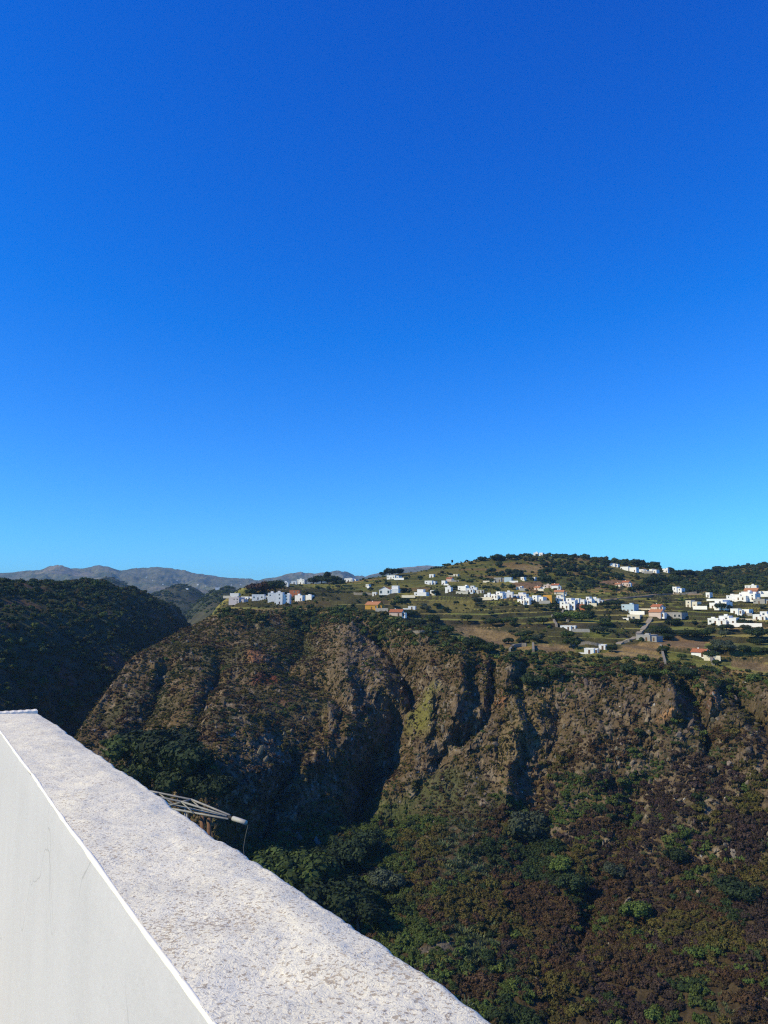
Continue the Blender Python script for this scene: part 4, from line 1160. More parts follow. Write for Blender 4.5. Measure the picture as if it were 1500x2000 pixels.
# the village, house by house
HOUSES = [
    # x0, x1, top, foot, form, wall, label
    (445, 476, 1168, 1182, 'low', 'lilac', 'long low lilac grey house at the tip of the spur'),
    (449, 466, 1160, 1167, 'flat', 'white', 'white house half hidden behind the lilac grey one'),
    (470, 491, 1165, 1174, 'row', 'white', 'low white house between the lilac grey one and the long white row'),
    (492, 524, 1165, 1177, 'row', 'white', 'long low white row beside the tall white houses'),
    (523, 540, 1155, 1175, 'tallflat', 'white', 'tall white house next to the tallest one'),
    (539, 565, 1152, 1180, 'twin', 'white', 'tallest white house of the spur with two upper blocks'),
    (565, 585, 1150, 1166, 'tallflat', 'terracotta', 'terracotta red house joined to the tall white ones'),
    (575, 591, 1163, 1175, 'flat', 'white', 'small white house in front of the terracotta red one'),
    (596, 609, 1163, 1173, 'flat', 'white', 'last small white house past the terracotta red one'),
    (579, 595, 1129, 1140, 'flat', 'white', 'white house on the ridge above the terracotta red one'),
    (569, 579, 1134, 1141, 'flat', 'white', 'tiny white house beside the ridge house'),
    (553, 563, 1137, 1145, 'flat', 'white', 'narrow white house behind the tallest white one'),
    (672, 695, 1128, 1136, 'row', 'white', 'long white house on the ridge past the pointed tree'),
    (714, 720, 1142, 1148, 'flat', 'white', 'tiny white hut alone on the dark slope'),
    (754, 779, 1123, 1132, 'row', 'white', 'white house with long pale roof under the two clipped trees'),
    (740, 778, 1145, 1164, 'arcade', 'white', 'white arcaded villa with red tiled roof and upper tower'),
    (727, 735, 1155, 1164, 'flat', 'white', 'small white hut beside the arcaded villa'),
    (711, 746, 1177, 1193, 'gable_o', 'ochre', 'ochre yellow house with orange roof on the brink'),
    (760, 791, 1190, 1204, 'gable', 'pink', 'pink house with red roof just above the cliff'),
    (797, 811, 1184, 1191, 'flat', 'white', 'small white shed behind the pink house'),
    (808, 833, 1148, 1164, 'tier', 'white', 'white house in two tiers standing free in the fields'),
    (840, 847, 1153, 1160, 'flat', 'white', 'tiny white cube beside the two tiered house'),
    (869, 881, 1147, 1157, 'flat', 'white', 'white cube house with a dark wing'),
    (893, 911, 1145, 1155, 'flat', 'white', 'flat white house next to the stepped white one'),
    (911, 931, 1142, 1157, 'cluster', 'white', 'stepped white house above the dark hedge'),
    (931, 944, 1152, 1158, 'row', 'cream', 'low cream shed past the stepped white house'),
    (945, 961, 1160, 1168, 'row', 'white', 'low white wing leading up to the big white house'),
    (958, 983, 1154, 1169, 'cluster', 'white', 'big white house with several flat roofs'),
    (983, 1001, 1155, 1168, 'flat', 'white', 'white house joined to the big flat roofed one'),
    (829, 850, 1132, 1142, 'row', 'white', 'long white house on the dark slope under the skyline'),
    (838, 847, 1121, 1128, 'flat', 'white', 'small white house higher up the dark slope'),
    (862, 870, 1133, 1143, 'flat', 'white', 'narrow white house near the pinkish gable'),
    (871, 885, 1126, 1136, 'gable', 'pink', 'pinkish gabled house on the dark slope'),
    (885, 894, 1121, 1126, 'flat', 'cream', 'tiny cream house above the pinkish gable'),
    (964, 985, 1127, 1136, 'row', 'grey', 'long grey shed at the foot of the wood'),
    (985, 999, 1126, 1136, 'flat', 'blue', 'pale blue shed at the end of the grey one'),
    (1002, 1028, 1156, 1169, 'cluster', 'white', 'upper white house of a stepped pair'),
    (1010, 1035, 1165, 1180, 'cluster', 'white', 'lower white house of a stepped pair'),
    (1039, 1061, 1164, 1178, 'twin', 'white', 'white house joined to the mustard one'),
    (1060, 1079, 1163, 1177, 'flat', 'ochre', 'mustard yellow flat roofed house'),
    (1078, 1101, 1163, 1177, 'cluster', 'white', 'white house on the other side of the mustard one'),
    (1094, 1123, 1165, 1190, 'cluster', 'white', 'largest white cluster in the middle of the village'),
    (1122, 1141, 1167, 1182, 'twin', 'white', 'white house above the orange basement'),
    (1123, 1141, 1179, 1190, 'flat', 'terracotta', 'orange walled house below the white cluster'),
    (1137, 1156, 1166, 1183, 'cluster', 'white', 'white house at the end of the main cluster'),
    (1157, 1176, 1169, 1179, 'row', 'white', 'low white annexe trailing off the main cluster'),
    (1017, 1023, 1127, 1134, 'flat', 'white', 'tiny white house beside the wood, nearer the blue shed'),
    (1039, 1045, 1127, 1134, 'flat', 'white', 'tiny white house beside the wood, farther from the blue shed'),
    (1008, 1019, 1149, 1154, 'row', 'white', 'small white roof above the stepped pair'),
    (1042, 1057, 1146, 1153, 'gable_o', 'pink', 'small pink house with orange roof on red earth'),
    (1062, 1076, 1142, 1149, 'flat', 'pink', 'flat pink house beside the white gabled barn'),
    (1077, 1094, 1139, 1151, 'gable', 'white', 'white gabled barn above the village'),
    (1083, 1105, 1153, 1161, 'gable_o', 'cream', 'orange roofed house right above the white cluster'),
    (1095, 1123, 1222, 1232, 'row', 'white', 'low white farmhouse in the green fields'),
    (1214, 1239, 1181, 1199, 'tallflat', 'blue', 'two storey house with pale blue front'),
    (1226, 1249, 1203, 1212, 'arcadelow', 'cream', 'low cream house with open arcade'),
    (1215, 1231, 1133, 1146, 'gable', 'pink', 'pink gabled house below the hill wood'),
    (1201, 1214, 1138, 1146, 'gable_o', 'cream', 'orange roofed outbuilding of the pink gabled house'),
    (1187, 1206, 1101, 1107, 'row', 'white', 'first white villa in the line on the wooded hill'),
    (1212, 1227, 1106, 1114, 'flat', 'white', 'second white villa in the line on the wooded hill'),
    (1229, 1243, 1107, 1117, 'flat', 'white', 'third white villa in the line on the wooded hill'),
    (1244, 1262, 1111, 1118, 'row', 'white', 'fourth, long white villa in the line on the wooded hill'),
    (1268, 1282, 1111, 1119, 'twin', 'white', 'fifth white villa in the line on the wooded hill'),
    (1294, 1304, 1110, 1118, 'flat', 'white', 'last small villa of the line on the wooded hill'),
    (1314, 1331, 1145, 1161, 'twin', 'white', 'angular white house above the pale terrace wall'),
    (1387, 1419, 1170, 1189, 'cluster', 'white', 'white house of several blocks on the brown terraces'),
    (1340, 1361, 1174, 1189, 'twin', 'cream', 'cream roofed house on the way to the blocky white house'),
    (1379, 1386, 1158, 1168, 'flat', 'white', 'narrow white hut standing free below the wood'),
    (1421, 1444, 1163, 1176, 'flat', 'white', 'white house at the near end of the upper street'),
    (1432, 1473, 1154, 1172, 'cluster', 'white', 'long white house below the orange roof'),
    (1456, 1483, 1149, 1163, 'gable_o', 'terracotta', 'orange roofed red house in the upper street'),
    (1457, 1476, 1143, 1154, 'flat', 'white', 'white house behind the orange roof'),
    (1473, 1501, 1169, 1179, 'row', 'grey', 'long grey house under the upper street'),
    (1489, 1506, 1156, 1165, 'flat', 'white', 'white house at the edge past the orange roof'),
    (1387, 1434, 1205, 1222, 'cluster', 'white', 'bright white villa alone in the fields'),
    (1428, 1447, 1191, 1201, 'row', 'white', 'small white outbuilding up the slope from the bright villa'),
    (1450, 1463, 1191, 1201, 'flat', 'white', 'white garage beside the small outbuilding'),
    (1474, 1504, 1194, 1211, 'cluster', 'white', 'white house cut by the picture edge above the dark trees'),
    (1142, 1166, 1266, 1277, 'row', 'white', 'white cottage perched on the cliff rim'),
    (1170, 1182, 1259, 1269, 'flat', 'white', 'small white shed next to the rim cottage'),
    (1242, 1281, 1239, 1252, 'rowgrey', 'grey', 'long grey shed with white roof by the track'),
    (1352, 1383, 1270, 1284, 'gable', 'white', 'white cottage with red roof near the rim'),
    (1268, 1296, 1194, 1209, 'gable_o', 'pink', 'orange roofed house below the red roofed one'),
    (1271, 1294, 1181, 1192, 'gable', 'pink', 'red roofed pink house in the middle of the slope'),
    (1296, 1331, 1198, 1208, 'arcadelow', 'grey', 'grey arched building beside the orange roofed house'),
    (1042, 1051, 1076, 1083, 'flat', 'white', 'white house on the very hilltop'),
    (1053, 1060, 1077, 1084, 'flat', 'white', 'smaller white house next to the hilltop one'),
]


def blocks_a_house(X, Y, h, w=4.0):
    """would a plant rooted at X, Y and h tall stand right in front of a house?"""
    X = np.asarray(X, float); Y = np.asarray(Y, float)
    out = np.zeros(X.shape, bool)
    for x0, x1, yt, yb, *_r in HOUSES:
        out |= (X > x0 - w) & (X < x1 + w) & (Y > yt) & (Y - h < yb - 0.35 * (yb - yt)) & (Y < yb + 26)
    return out


# ------------------------------------------------------------------ trees that stand out one by one
BARK = mat('bark', (0.09, 0.065, 0.045), rough=0.95, noise=0.3, scale=6)
LEAVES = {
    'dark': mat('leaf_dark_green', (0.026, 0.042, 0.016), rough=0.7, spec=0.15, island=0.4, objrand=0.25, trans=0.15),
    'green': mat('leaf_green', (0.044, 0.066, 0.018), rough=0.7, spec=0.15, island=0.4, objrand=0.25, trans=0.15),
    'bright': mat('leaf_bright_green', (0.085, 0.125, 0.028), rough=0.7, spec=0.15, island=0.4, objrand=0.15, trans=0.15),
    'grey': mat('leaf_grey_green', (0.055, 0.070, 0.042), rough=0.75, spec=0.15, island=0.4, objrand=0.2, trans=0.15),
    'brown': mat('leaf_red_brown', (0.060, 0.034, 0.022), rough=0.75, spec=0.15, island=0.4, objrand=0.2, trans=0.1)}


def trunk_mesh(seed, h=0.9, r=0.07):
    rng = random.Random(seed)
    mb = MB()
    rings, n = [], 8
    path = [(0, 0, -0.3), (0.01, 0, 0.15), (rng.uniform(-.05, .05), rng.uniform(-.05, .05), h * 0.5), (rng.uniform(-.08, .08), rng.uniform(-.08, .08), h)]
    rad = [r * 1.4, r, r * 0.7, r * 0.3]
    V, F = [], []
    for (x, y, z), q in zip(path, rad):
        for k in range(n): V.append((x + q * math.cos(2 * math.pi * k / n), y + q * math.sin(2 * math.pi * k / n), z))
    for j in range(3):
        for k in range(n): F.append((j * n + k, j * n + (k + 1) % n, (j + 1) * n + (k + 1) % n, (j + 1) * n + k))
    # limbs grow out of the trunk's own faces so the trunk stays one piece
    mb.add(V, F)
    return mb.mesh('trunk', True)


TREE_SHAPES = {
    'round': [(trunk_mesh(k, 0.9), crown_mesh('crown', 60 + k, 16, 1500, 0.085, spread=0.66, tall=1.35, lift=0.15)) for k in range(3)],
    'wide': [(trunk_mesh(k + 5, 0.8), crown_mesh('crown', 70 + k, 18, 1700, 0.08, spread=0.85, tall=1.0, lift=0.2, flat=0.9)) for k in range(3)],
    'tall': [(trunk_mesh(9, 1.6, 0.06), crown_mesh('crown', 80, 14, 1200, 0.08, spread=0.34, tall=2.4, lift=0.3))],
}
CROWNS = {}


def tree(X, Yb, hpx, shape, leaf, label, cat='tree', group=None, wide=1.0, rmin=0.0, name=None, pos=None):
    p, r = ground_px(X, Yb, rmin) if pos is None else pos
    h = max(hpx * r / F_PX, 1.5)
    tr_, cr_ = random.choice(TREE_SHAPES[shape])
    top = {'round': 1.7, 'wide': 1.45, 'tall': 2.9}[shape]
    sc = h / top
    e = bpy.data.objects.new(name or {'round': 'round_tree', 'wide': 'spreading_tree', 'tall': 'tall_tree'}[shape], None)
    COL.objects.link(e)
    e.location = p - Vector((0, 0, 0.1)); e.scale = (sc * wide, sc * wide, sc); e.rotation_euler = (0, 0, random.uniform(0, 6.28))
    tag(e, label, cat, group)
    link('trunk', tr_, e, BARK)
    key = (cr_.name, leaf)
    if key not in CROWNS:
        m = cr_.copy(); m.materials.clear(); m.materials.append(LEAVES[leaf]); CROWNS[key] = m
    link('crown', CROWNS[key], e)
    return e


for X, Y, h, sh, lf, w, lab in [
    (262, 1508, 86, 'round', 'green', 1.25, 'rounded green tree, outermost of the thicket above the stucco wall'),
    (316, 1506, 100, 'wide', 'dark', 1.2, 'broad dark tree in the middle of the thicket above the wall'),
    (366, 1530, 98, 'round', 'dark', 1.2, 'dark round tree on the cliff side of the thicket above the wall'),
    (300, 1548, 84, 'wide', 'green', 1.2, 'green tree low in the thicket, its foot behind the wall'),
    (352, 1572, 80, 'round', 'dark', 1.2, 'dark tree just behind the lattice boom'),
    (404, 1562, 62, 'wide', 'dark', 1.2, 'small dark tree at the edge of the shaded cliff'),
    (560, 1728, 80, 'wide', 'green', 1.2, 'sunlit green tree nearest the wall in the ravine grove'),
    (600, 1752, 92, 'round', 'green', 1.25, 'tall rounded green tree at the heart of the ravine grove'),
    (652, 1790, 84, 'wide', 'dark', 1.2, 'large dark tree leaning over the wall edge in the ravine'),
    (700, 1822, 72, 'round', 'dark', 1.25, 'lowest dark tree of the ravine grove beside the wall'),
    (640, 1706, 58, 'round', 'dark', 1.2, 'dark tree behind the sunlit grove in the ravine'),
    (690, 1690, 62, 'wide', 'dark', 1.2, 'bushy dark tree on the green slope below the gully'),
    (722, 1672, 54, 'round', 'dark', 1.2, 'round dark tree under the mouth of the shaded gully'),
    (760, 1740, 46, 'wide', 'grey', 1.2, 'grey green tree beside the bare earth in the ravine'),
    (1032, 1652, 74, 'round', 'grey', 1.1, 'tall grey green tree at the foot of the pale rock rib'),
    (1112, 1746, 46, 'round', 'dark', 1.2, 'dark green tree alone in the brown scrub'),
    (1095, 1712, 40, 'round', 'bright', 1.1, 'fresh green tree above the dark tree in the brown scrub'),
    (1240, 1800, 44, 'round', 'bright', 1.1, 'yellow green tree among purple brown shrubs'),
    (1320, 1690, 36, 'round', 'dark', 1.2, 'small dark tree below the pale crags'),
    (1440, 1760, 46, 'wide', 'dark', 1.2, 'dark spreading tree low on the far end of the slope'),
    (1205, 1720, 34, 'round', 'grey', 1.2, 'grey green shrub tree beside the purple scrub'),
    (1040, 1345, 34, 'wide', 'dark', 1.2, 'dark tree hanging over the notch at the cliff rim'),
    (1078, 1330, 30, 'round', 'green', 1.2, 'green tree on the rim above the yellow earth'),
    (926, 1272, 34, 'round', 'dark', 1.3, 'dark round tree at the corner of the ploughed field'),
    (952, 1276, 26, 'wide', 'green', 1.2, 'low green tree between the field and the rock towers'),
    (1270, 1328, 26, 'wide', 'green', 1.2, 'olive green tree on the rim below the tan field'),
    (1225, 1318, 24, 'round', 'dark', 1.3, 'dark tree on the rim beneath the small white house'),
    (1345, 1332, 28, 'round', 'dark', 1.2, 'dark tree on the rim between two rock towers'),
]:
    tree(X, Y, h, sh, lf, lab, wide=w)
PLATEAU_TREES = [
    (500, 1160, 24, 'wide', 'brown', 1.3, 'reddish brown tree crowning the rise behind the white terrace houses'),
    (521, 1159, 26, 'wide', 'brown', 1.2, 'large red brown tree behind the long white row'),
    (538, 1160, 28, 'round', 'dark', 1.3, 'dense dark tree behind the tallest white house'),
    (488, 1164, 16, 'round', 'dark', 1.3, 'small dark tree at the foot of the red brown trees'),
    (612, 1140, 16, 'wide', 'dark', 1.4, 'low dark tree at the near end of the ridge clump'),
    (628, 1140, 20, 'round', 'dark', 1.4, 'dark tree on the ridge beside the pointed one'),
    (640, 1140, 30, 'tall', 'dark', 1.5, 'pointed dark tree rising highest from the ridge clump'),
    (650, 1141, 22, 'wide', 'dark', 1.4, 'broad dark tree right under the pointed one'),
    (664, 1143, 14, 'wide', 'dark', 1.3, 'low dark tree between the ridge clump and the long white wall'),
    (748, 1124, 11, 'round', 'dark', 1.2, 'small round tree on the skyline beside two clipped trees'),
    (761, 1126, 20, 'round', 'dark', 1.1, 'first of two squarish dark trees on the skyline'),
    (777, 1126, 19, 'round', 'dark', 1.2, 'second of two squarish dark trees on the skyline'),
    (868, 1104, 7, 'round', 'dark', 1.2, 'tiny round tree on the skyline beside the slender cypress'),
    (883, 1103, 13, 'tall', 'dark', 1.0, 'slender dark cypress on the skyline'),
    (943, 1096, 12, 'wide', 'dark', 1.2, 'flat topped tree on the skyline where the hill steepens'),
    (972, 1096, 18, 'wide', 'dark', 1.3, 'big dark tree at the shoulder of the hill'),
    (1000, 1094, 14, 'wide', 'dark', 1.3, 'dark tree near the hilltop next to a bare field'),
    (1112, 1214, 26, 'wide', 'bright', 1.4, 'bright green spreading tree below the orange walled house'),
    (1136, 1214, 22, 'wide', 'green', 1.3, 'green tree beside the bright one below the orange walled house'),
    (1090, 1214, 16, 'round', 'dark', 1.3, 'small dark tree below the big white cluster'),
    (850, 1162, 10, 'round', 'dark', 1.5, 'dark shrub tree between two small white houses'),
    (1300, 1250, 16, 'wide', 'dark', 1.4, 'dark tree above the large brown field'),
    (1335, 1246, 14, 'wide', 'dark', 1.5, 'dark spreading tree on the wall over the brown field'),
    (1195, 1274, 18, 'round', 'dark', 1.3, 'dark tree next to the small white house on the rim'),
    (1352, 1248, 18, 'wide', 'dark', 1.5, 'dense dark tree at the far corner of the brown field'),
    (1400, 1300, 14, 'round', 'green', 1.3, 'round green tree between the dry field and the rim'),
    (1270, 1240, 14, 'wide', 'grey', 1.4, 'grey green tree over the long grey roof'),
    (1480, 1250, 26, 'wide', 'dark', 1.4, 'big dark tree at the end of the fields near the picture edge'),
    (945, 1212, 8, 'round', 'dark', 1.3, 'small dark tree alone in the pale terraces'),
    (1000, 1240, 10, 'round', 'dark', 1.4, 'small dark tree at the top edge of the ploughed strip'),
]
for X, Y, h, sh, lf, w, lab in PLATEAU_TREES:
    tree(X, Y, h, sh, lf, lab, wide=w, rmin=380)
# further trees dotted over the terraces, alike to the eye
DOTTED = []
cnt = 0
tr_rng = random.Random(8)
while cnt < 90:
    X = tr_rng.uniform(700, 1498); Y = tr_rng.uniform(1150, 1290)
    p, r = ground_px(X, Y, 380)
    i_ = col_of(math.atan2(p.x, p.y)); j_ = int(np.argmin(np.abs(R1[i_] - r)))
    if min(float(line_dist(np.array([X]), np.array([Y - 4.0]), q)[0][0]) for q in TRACKS) < 9: continue
    if blocks_a_house(X, Y, 5 * F_PX / r, 3) or fieldmask[i_, j_] > 0.1 or plat[i_, j_] < 0.9 or KK[i_, j_] > 10.9: continue
    lf = tr_rng.choice(['dark', 'dark', 'green', 'grey'])
    DOTTED.append((X, Y, lf, tree(X, Y, tr_rng.uniform(3.0, 6.5) * F_PX / r, tr_rng.choice(['round', 'wide', 'wide']), lf, 'bushy green tree dotted on the terraced fields among the white houses',
         group='trees dotted over the terraced fields', wide=tr_rng.uniform(1.0, 1.4), pos=(p, r), name='orchard_tree')))
    cnt += 1
cnt = 0
while cnt < 36:
    X = tr_rng.uniform(960, 1420); Y = tr_rng.uniform(1100, 1146)
    p, r = ground_px(X, Y, 700)
    i_ = col_of(math.atan2(p.x, p.y)); j_ = int(np.argmin(np.abs(R1[i_] - r)))
    if blocks_a_house(X, Y, 9 * F_PX / r, 4) or KK[i_, j_] < 10.6 or KK[i_, j_] > 12.2: continue
    tree(X, Y, tr_rng.uniform(6, 11) * F_PX / r, tr_rng.choice(['round', 'wide']), 'dark', 'dark evergreen tree in the wood on the hill above the village',
         group='evergreens in the hill wood', wide=tr_rng.uniform(1.0, 1.3), pos=(p, r), name='evergreen_tree')
    cnt += 1

# ------------------------------------------------------------------ houses
WALLS = {
    'white': mat('lime_white', (0.80, 0.79, 0.76), noise=0.06, scale=0.8, rough=0.9, spec=0.1),
    'cream': mat('cream_wall', (0.66, 0.60, 0.48), noise=0.08, scale=0.8, rough=0.9, spec=0.1),
    'ochre': mat('ochre_wall', (0.50, 0.27, 0.05), noise=0.1, scale=0.8, rough=0.9, spec=0.1),
    'pink': mat('pink_wall', (0.60, 0.47, 0.40), noise=0.08, scale=0.8, rough=0.9, spec=0.1),
    'terracotta': mat('terracotta_wall', (0.42, 0.15, 0.07), noise=0.12, scale=0.8, rough=0.9, spec=0.1),
    'grey': mat('bare_block_wall', (0.30, 0.29, 0.28), noise=0.15, scale=0.8, rough=0.95, spec=0.1),
    'lilac': mat('lilac_grey_wall', (0.46, 0.43, 0.46), noise=0.06, scale=0.8, rough=0.9, spec=0.1),
    'blue': mat('pale_blue_wall', (0.42, 0.52, 0.58), noise=0.06, scale=0.8, rough=0.9, spec=0.1)}
ROOFS = {
    'tile': mat('clay_tile', (0.36, 0.13, 0.065), noise=0.3, scale=1.6, rough=0.95, spec=0.1, bump=0.6, bscale=3, bdist=0.1),
    'orange': mat('orange_tile', (0.42, 0.19, 0.095), noise=0.25, scale=1.6, rough=0.95, spec=0.1, bump=0.6, bscale=3, bdist=0.1),
    'flat': mat('flat_roof_paint', (0.62, 0.58, 0.54), noise=0.15, scale=0.7, rough=0.9, spec=0.1),
    'greyroof': mat('fibre_cement', (0.33, 0.33, 0.33), noise=0.15, scale=0.7, rough=0.9, spec=0.1),
    'redflat': mat('red_flat_roof', (0.30, 0.13, 0.085), noise=0.15, scale=0.7, rough=0.9, spec=0.1)}
GLASS = mat('dark_window_glass', (0.035, 0.042, 0.05), rough=0.15, spec=0.5, noise=0.1)
FRAME = mat('window_frame_paint', (0.55, 0.53, 0.5), rough=0.6, noise=0.05)
DOORM = mat('brown_door', (0.13, 0.075, 0.04), rough=0.7, noise=0.15)


def ring_mesh(name, x0, x1, y0, y1, z0, z1, t):
    o_ = [(x0, y0), (x1, y0), (x1, y1), (x0, y1)]; i_ = [(x0 + t, y0 + t), (x1 - t, y0 + t), (x1 - t, y1 - t), (x0 + t, y1 - t)]
    V = [(x, y, z) for z in (z0, z1) for (x, y) in o_ + i_]
    F = []
    for k in range(4):
        n = (k + 1) % 4
        F += [(k, n, 8 + n, 8 + k), (4 + n, 4 + k, 12 + k, 12 + n), (8 + k, 8 + n, 12 + n, 12 + k), (n, k, 4 + k, 4 + n)]
    me = bpy.data.meshes.new(name); me.from_pydata(V, [], F); me.update()
    return me


WIN_F = ring_mesh('window', -0.5, 0.5, -0.5, 0.5, 0, 1, 0.09)
WIN_F.materials.append(FRAME)
_mb = MB(); _mb.box(-0.43, 0.43, -0.43, 0.43, -0.4, 0.45); WIN_P = _mb.mesh('pane'); WIN_P.materials.append(GLASS)
_mb = MB(); _mb.box(-0.5, 0.5, -0.5, 0.5, -0.4, 1.0); DOOR_ME = _mb.mesh('door'); DOOR_ME.materials.append(DOORM)


def opening(root, x, y, z, w, h, side, door=False):
    """side: 'f' front (-y), 'l' (-x), 'r' (+x)"""
    rot = {'f': (math.pi / 2, 0, 0), 'l': (math.pi / 2, 0, -math.pi / 2), 'r': (math.pi / 2, 0, math.pi / 2)}[side]
    if door:
        o = link('door', DOOR_ME, root, loc=(x, y, z), rot=rot); o.scale = (w, h, 0.06)
        return
    o = link('window', WIN_F, root, loc=(x, y, z), rot=rot); o.scale = (w, h, 0.08)
    link('pane', WIN_P, o)


def block(root, x, y, w, d, h, roof, wall, rng, z0=0.0, wins=True, arcade=False):
    """one volume of a house: front face at y, centre x"""
    x0, x1, y0, y1 = x - w / 2, x + w / 2, y, y + d
    if roof in ('gable', 'gable_o', 'hip'):
        rh = min(w, d) * 0.24
        mb = MB()
        lw = w >= d
        if roof == 'hip' or True:
            if lw:
                V = [(x0, y0, -1.3), (x1, y0, -1.3), (x1, y1, -1.3), (x0, y1, -1.3), (x0, y0, h), (x1, y0, h), (x1, y1, h), (x0, y1, h), (x0, (y0 + y1) / 2, h + rh), (x1, (y0 + y1) / 2, h + rh)]
                F = [(0, 1, 5, 4), (1, 2, 6, 9, 5), (2, 3, 7, 6), (3, 0, 4, 8, 7), (4, 5, 9, 8), (6, 7, 8, 9)]
            else:
                V = [(x0, y0, -1.3), (x1, y0, -1.3), (x1, y1, -1.3), (x0, y1, -1.3), (x0, y0, h), (x1, y0, h), (x1, y1, h), (x0, y1, h), (x, y0, h + rh), (x, y1, h + rh)]
                F = [(0, 1, 5, 8, 4), (1, 2, 6, 5), (2, 3, 7, 9, 6), (3, 0, 4, 7), (5, 6, 9, 8), (7, 4, 8, 9)]
        mb.add(V, F)
        link('wall', mb.mesh('wall'), root, WALLS[wall])
        ov, th = 0.35, 0.18
        mb = MB()
        k = rh / ((d if lw else w) / 2)
        if lw:
            yc = (y0 + y1) / 2
            prof = [(y0 - ov, h - ov * k), (yc, h + rh), (y1 + ov, h - ov * k)]
            V = [(xx, py, pz + dz) for xx in (x0 - ov, x1 + ov) for dz in (0.03, 0.03 + th) for (py, pz) in prof]
        else:
            prof = [(x0 - ov, h - ov * k), (x, h + rh), (x1 + ov, h - ov * k)]
            V = [(px_, yy, pz + dz) for yy in (y0 - ov, y1 + ov) for dz in (0.03, 0.03 + th) for (px_, pz) in prof]
        F = [(3, 4, 10, 9), (4, 5, 11, 10), (0, 6, 7, 1), (1, 7, 8, 2), (0, 1, 4, 3), (1, 2, 5, 4), (6, 9, 10, 7), (7, 10, 11, 8), (0, 3, 9, 6), (2, 8, 11, 5)]
        mb.add(V, F)
        link('roof', mb.mesh('roof'), root, ROOFS['orange' if roof == 'gable_o' else 'tile'])
    else:
        mb = MB(); mb.box(x0, x1, y0, y1, -1.3 if z0 == 0 else z0, h); link('wall', mb.mesh('wall'), root, WALLS[wall])
        mb = MB(); mb.box(x0 + 0.22, x1 - 0.22, y0 + 0.22, y1 - 0.22, h - 0.05, h + 0.10); link('roof', mb.mesh('roof'), root, ROOFS[roof])
        link('parapet', ring_mesh('parapet', x0 - 0.06, x1 + 0.06, y0 - 0.06, y1 + 0.06, h + 0.004, h + rng.uniform(0.3, 0.65), 0.24), root, WALLS[wall])
    if not wins: return
    if roof not in ('gable', 'gable_o', 'hip') and w > 4.5 and rng.random() < 0.5:
        rx = rng.uniform(x0 + 1.5, x1 - 1.5); ry = y0 + d * rng.uniform(0.45, 0.7)
        mb = MB(); mb.box(rx - 1.1, rx + 1.1, ry, ry + 2.2, h + 0.10, h + rng.uniform(1.3, 2.1)); link('roof_room', mb.mesh('roof_room'), root, WALLS[wall])
    elif roof in ('gable', 'gable_o', 'hip'):
        mb = MB(); mb.box(x0 + w * 0.3, x0 + w * 0.3 + 0.6, y0 + d * 0.55, y0 + d * 0.55 + 0.6, h, h + rh + 0.7); link('chimney', mb.mesh('chimney'), root, WALLS['white'])
    hh = h - max(z0, 0)
    st = max(1, int(round(hh / 3.0)))
    sh = hh / st
    for f in range(st):
        zc = max(z0, 0) + f * sh + sh * 0.55
        nw = max(1, int(w / 3.0))
        for q in range(nw):
            if rng.random() < 0.38 and nw > 1: continue
            xx = x0 + w * (q + 0.5) / nw + rng.uniform(-0.25, 0.25)
            if arcade and f == 0:
                opening(root, xx, y0 - 0.01, sh * 0.42, min(2.0, w / nw * 0.7), sh * 0.75, 'f')
            elif f == 0 and q == nw // 2:
                opening(root, xx, y0 - 0.01, 1.02, 1.05, 2.1, 'f', True)
            else:
                opening(root, xx, y0 - 0.01, zc, rng.uniform(0.9, 1.5), min(1.4, sh * 0.5), 'f')
        nd = max(1, int(d / 4.5))
        for q in range(nd):
            yy = y0 + d * (q + 0.5) / nd + rng.uniform(-0.3, 0.3)
            if rng.random() < 0.6: opening(root, x0 - 0.01, yy, zc, rng.uniform(0.8, 1.2), min(1.3, sh * 0.45), 'l')
            if rng.random() < 0.6: opening(root, x1 + 0.01, yy, zc, rng.uniform(0.8, 1.2), min(1.3, sh * 0.45), 'r')




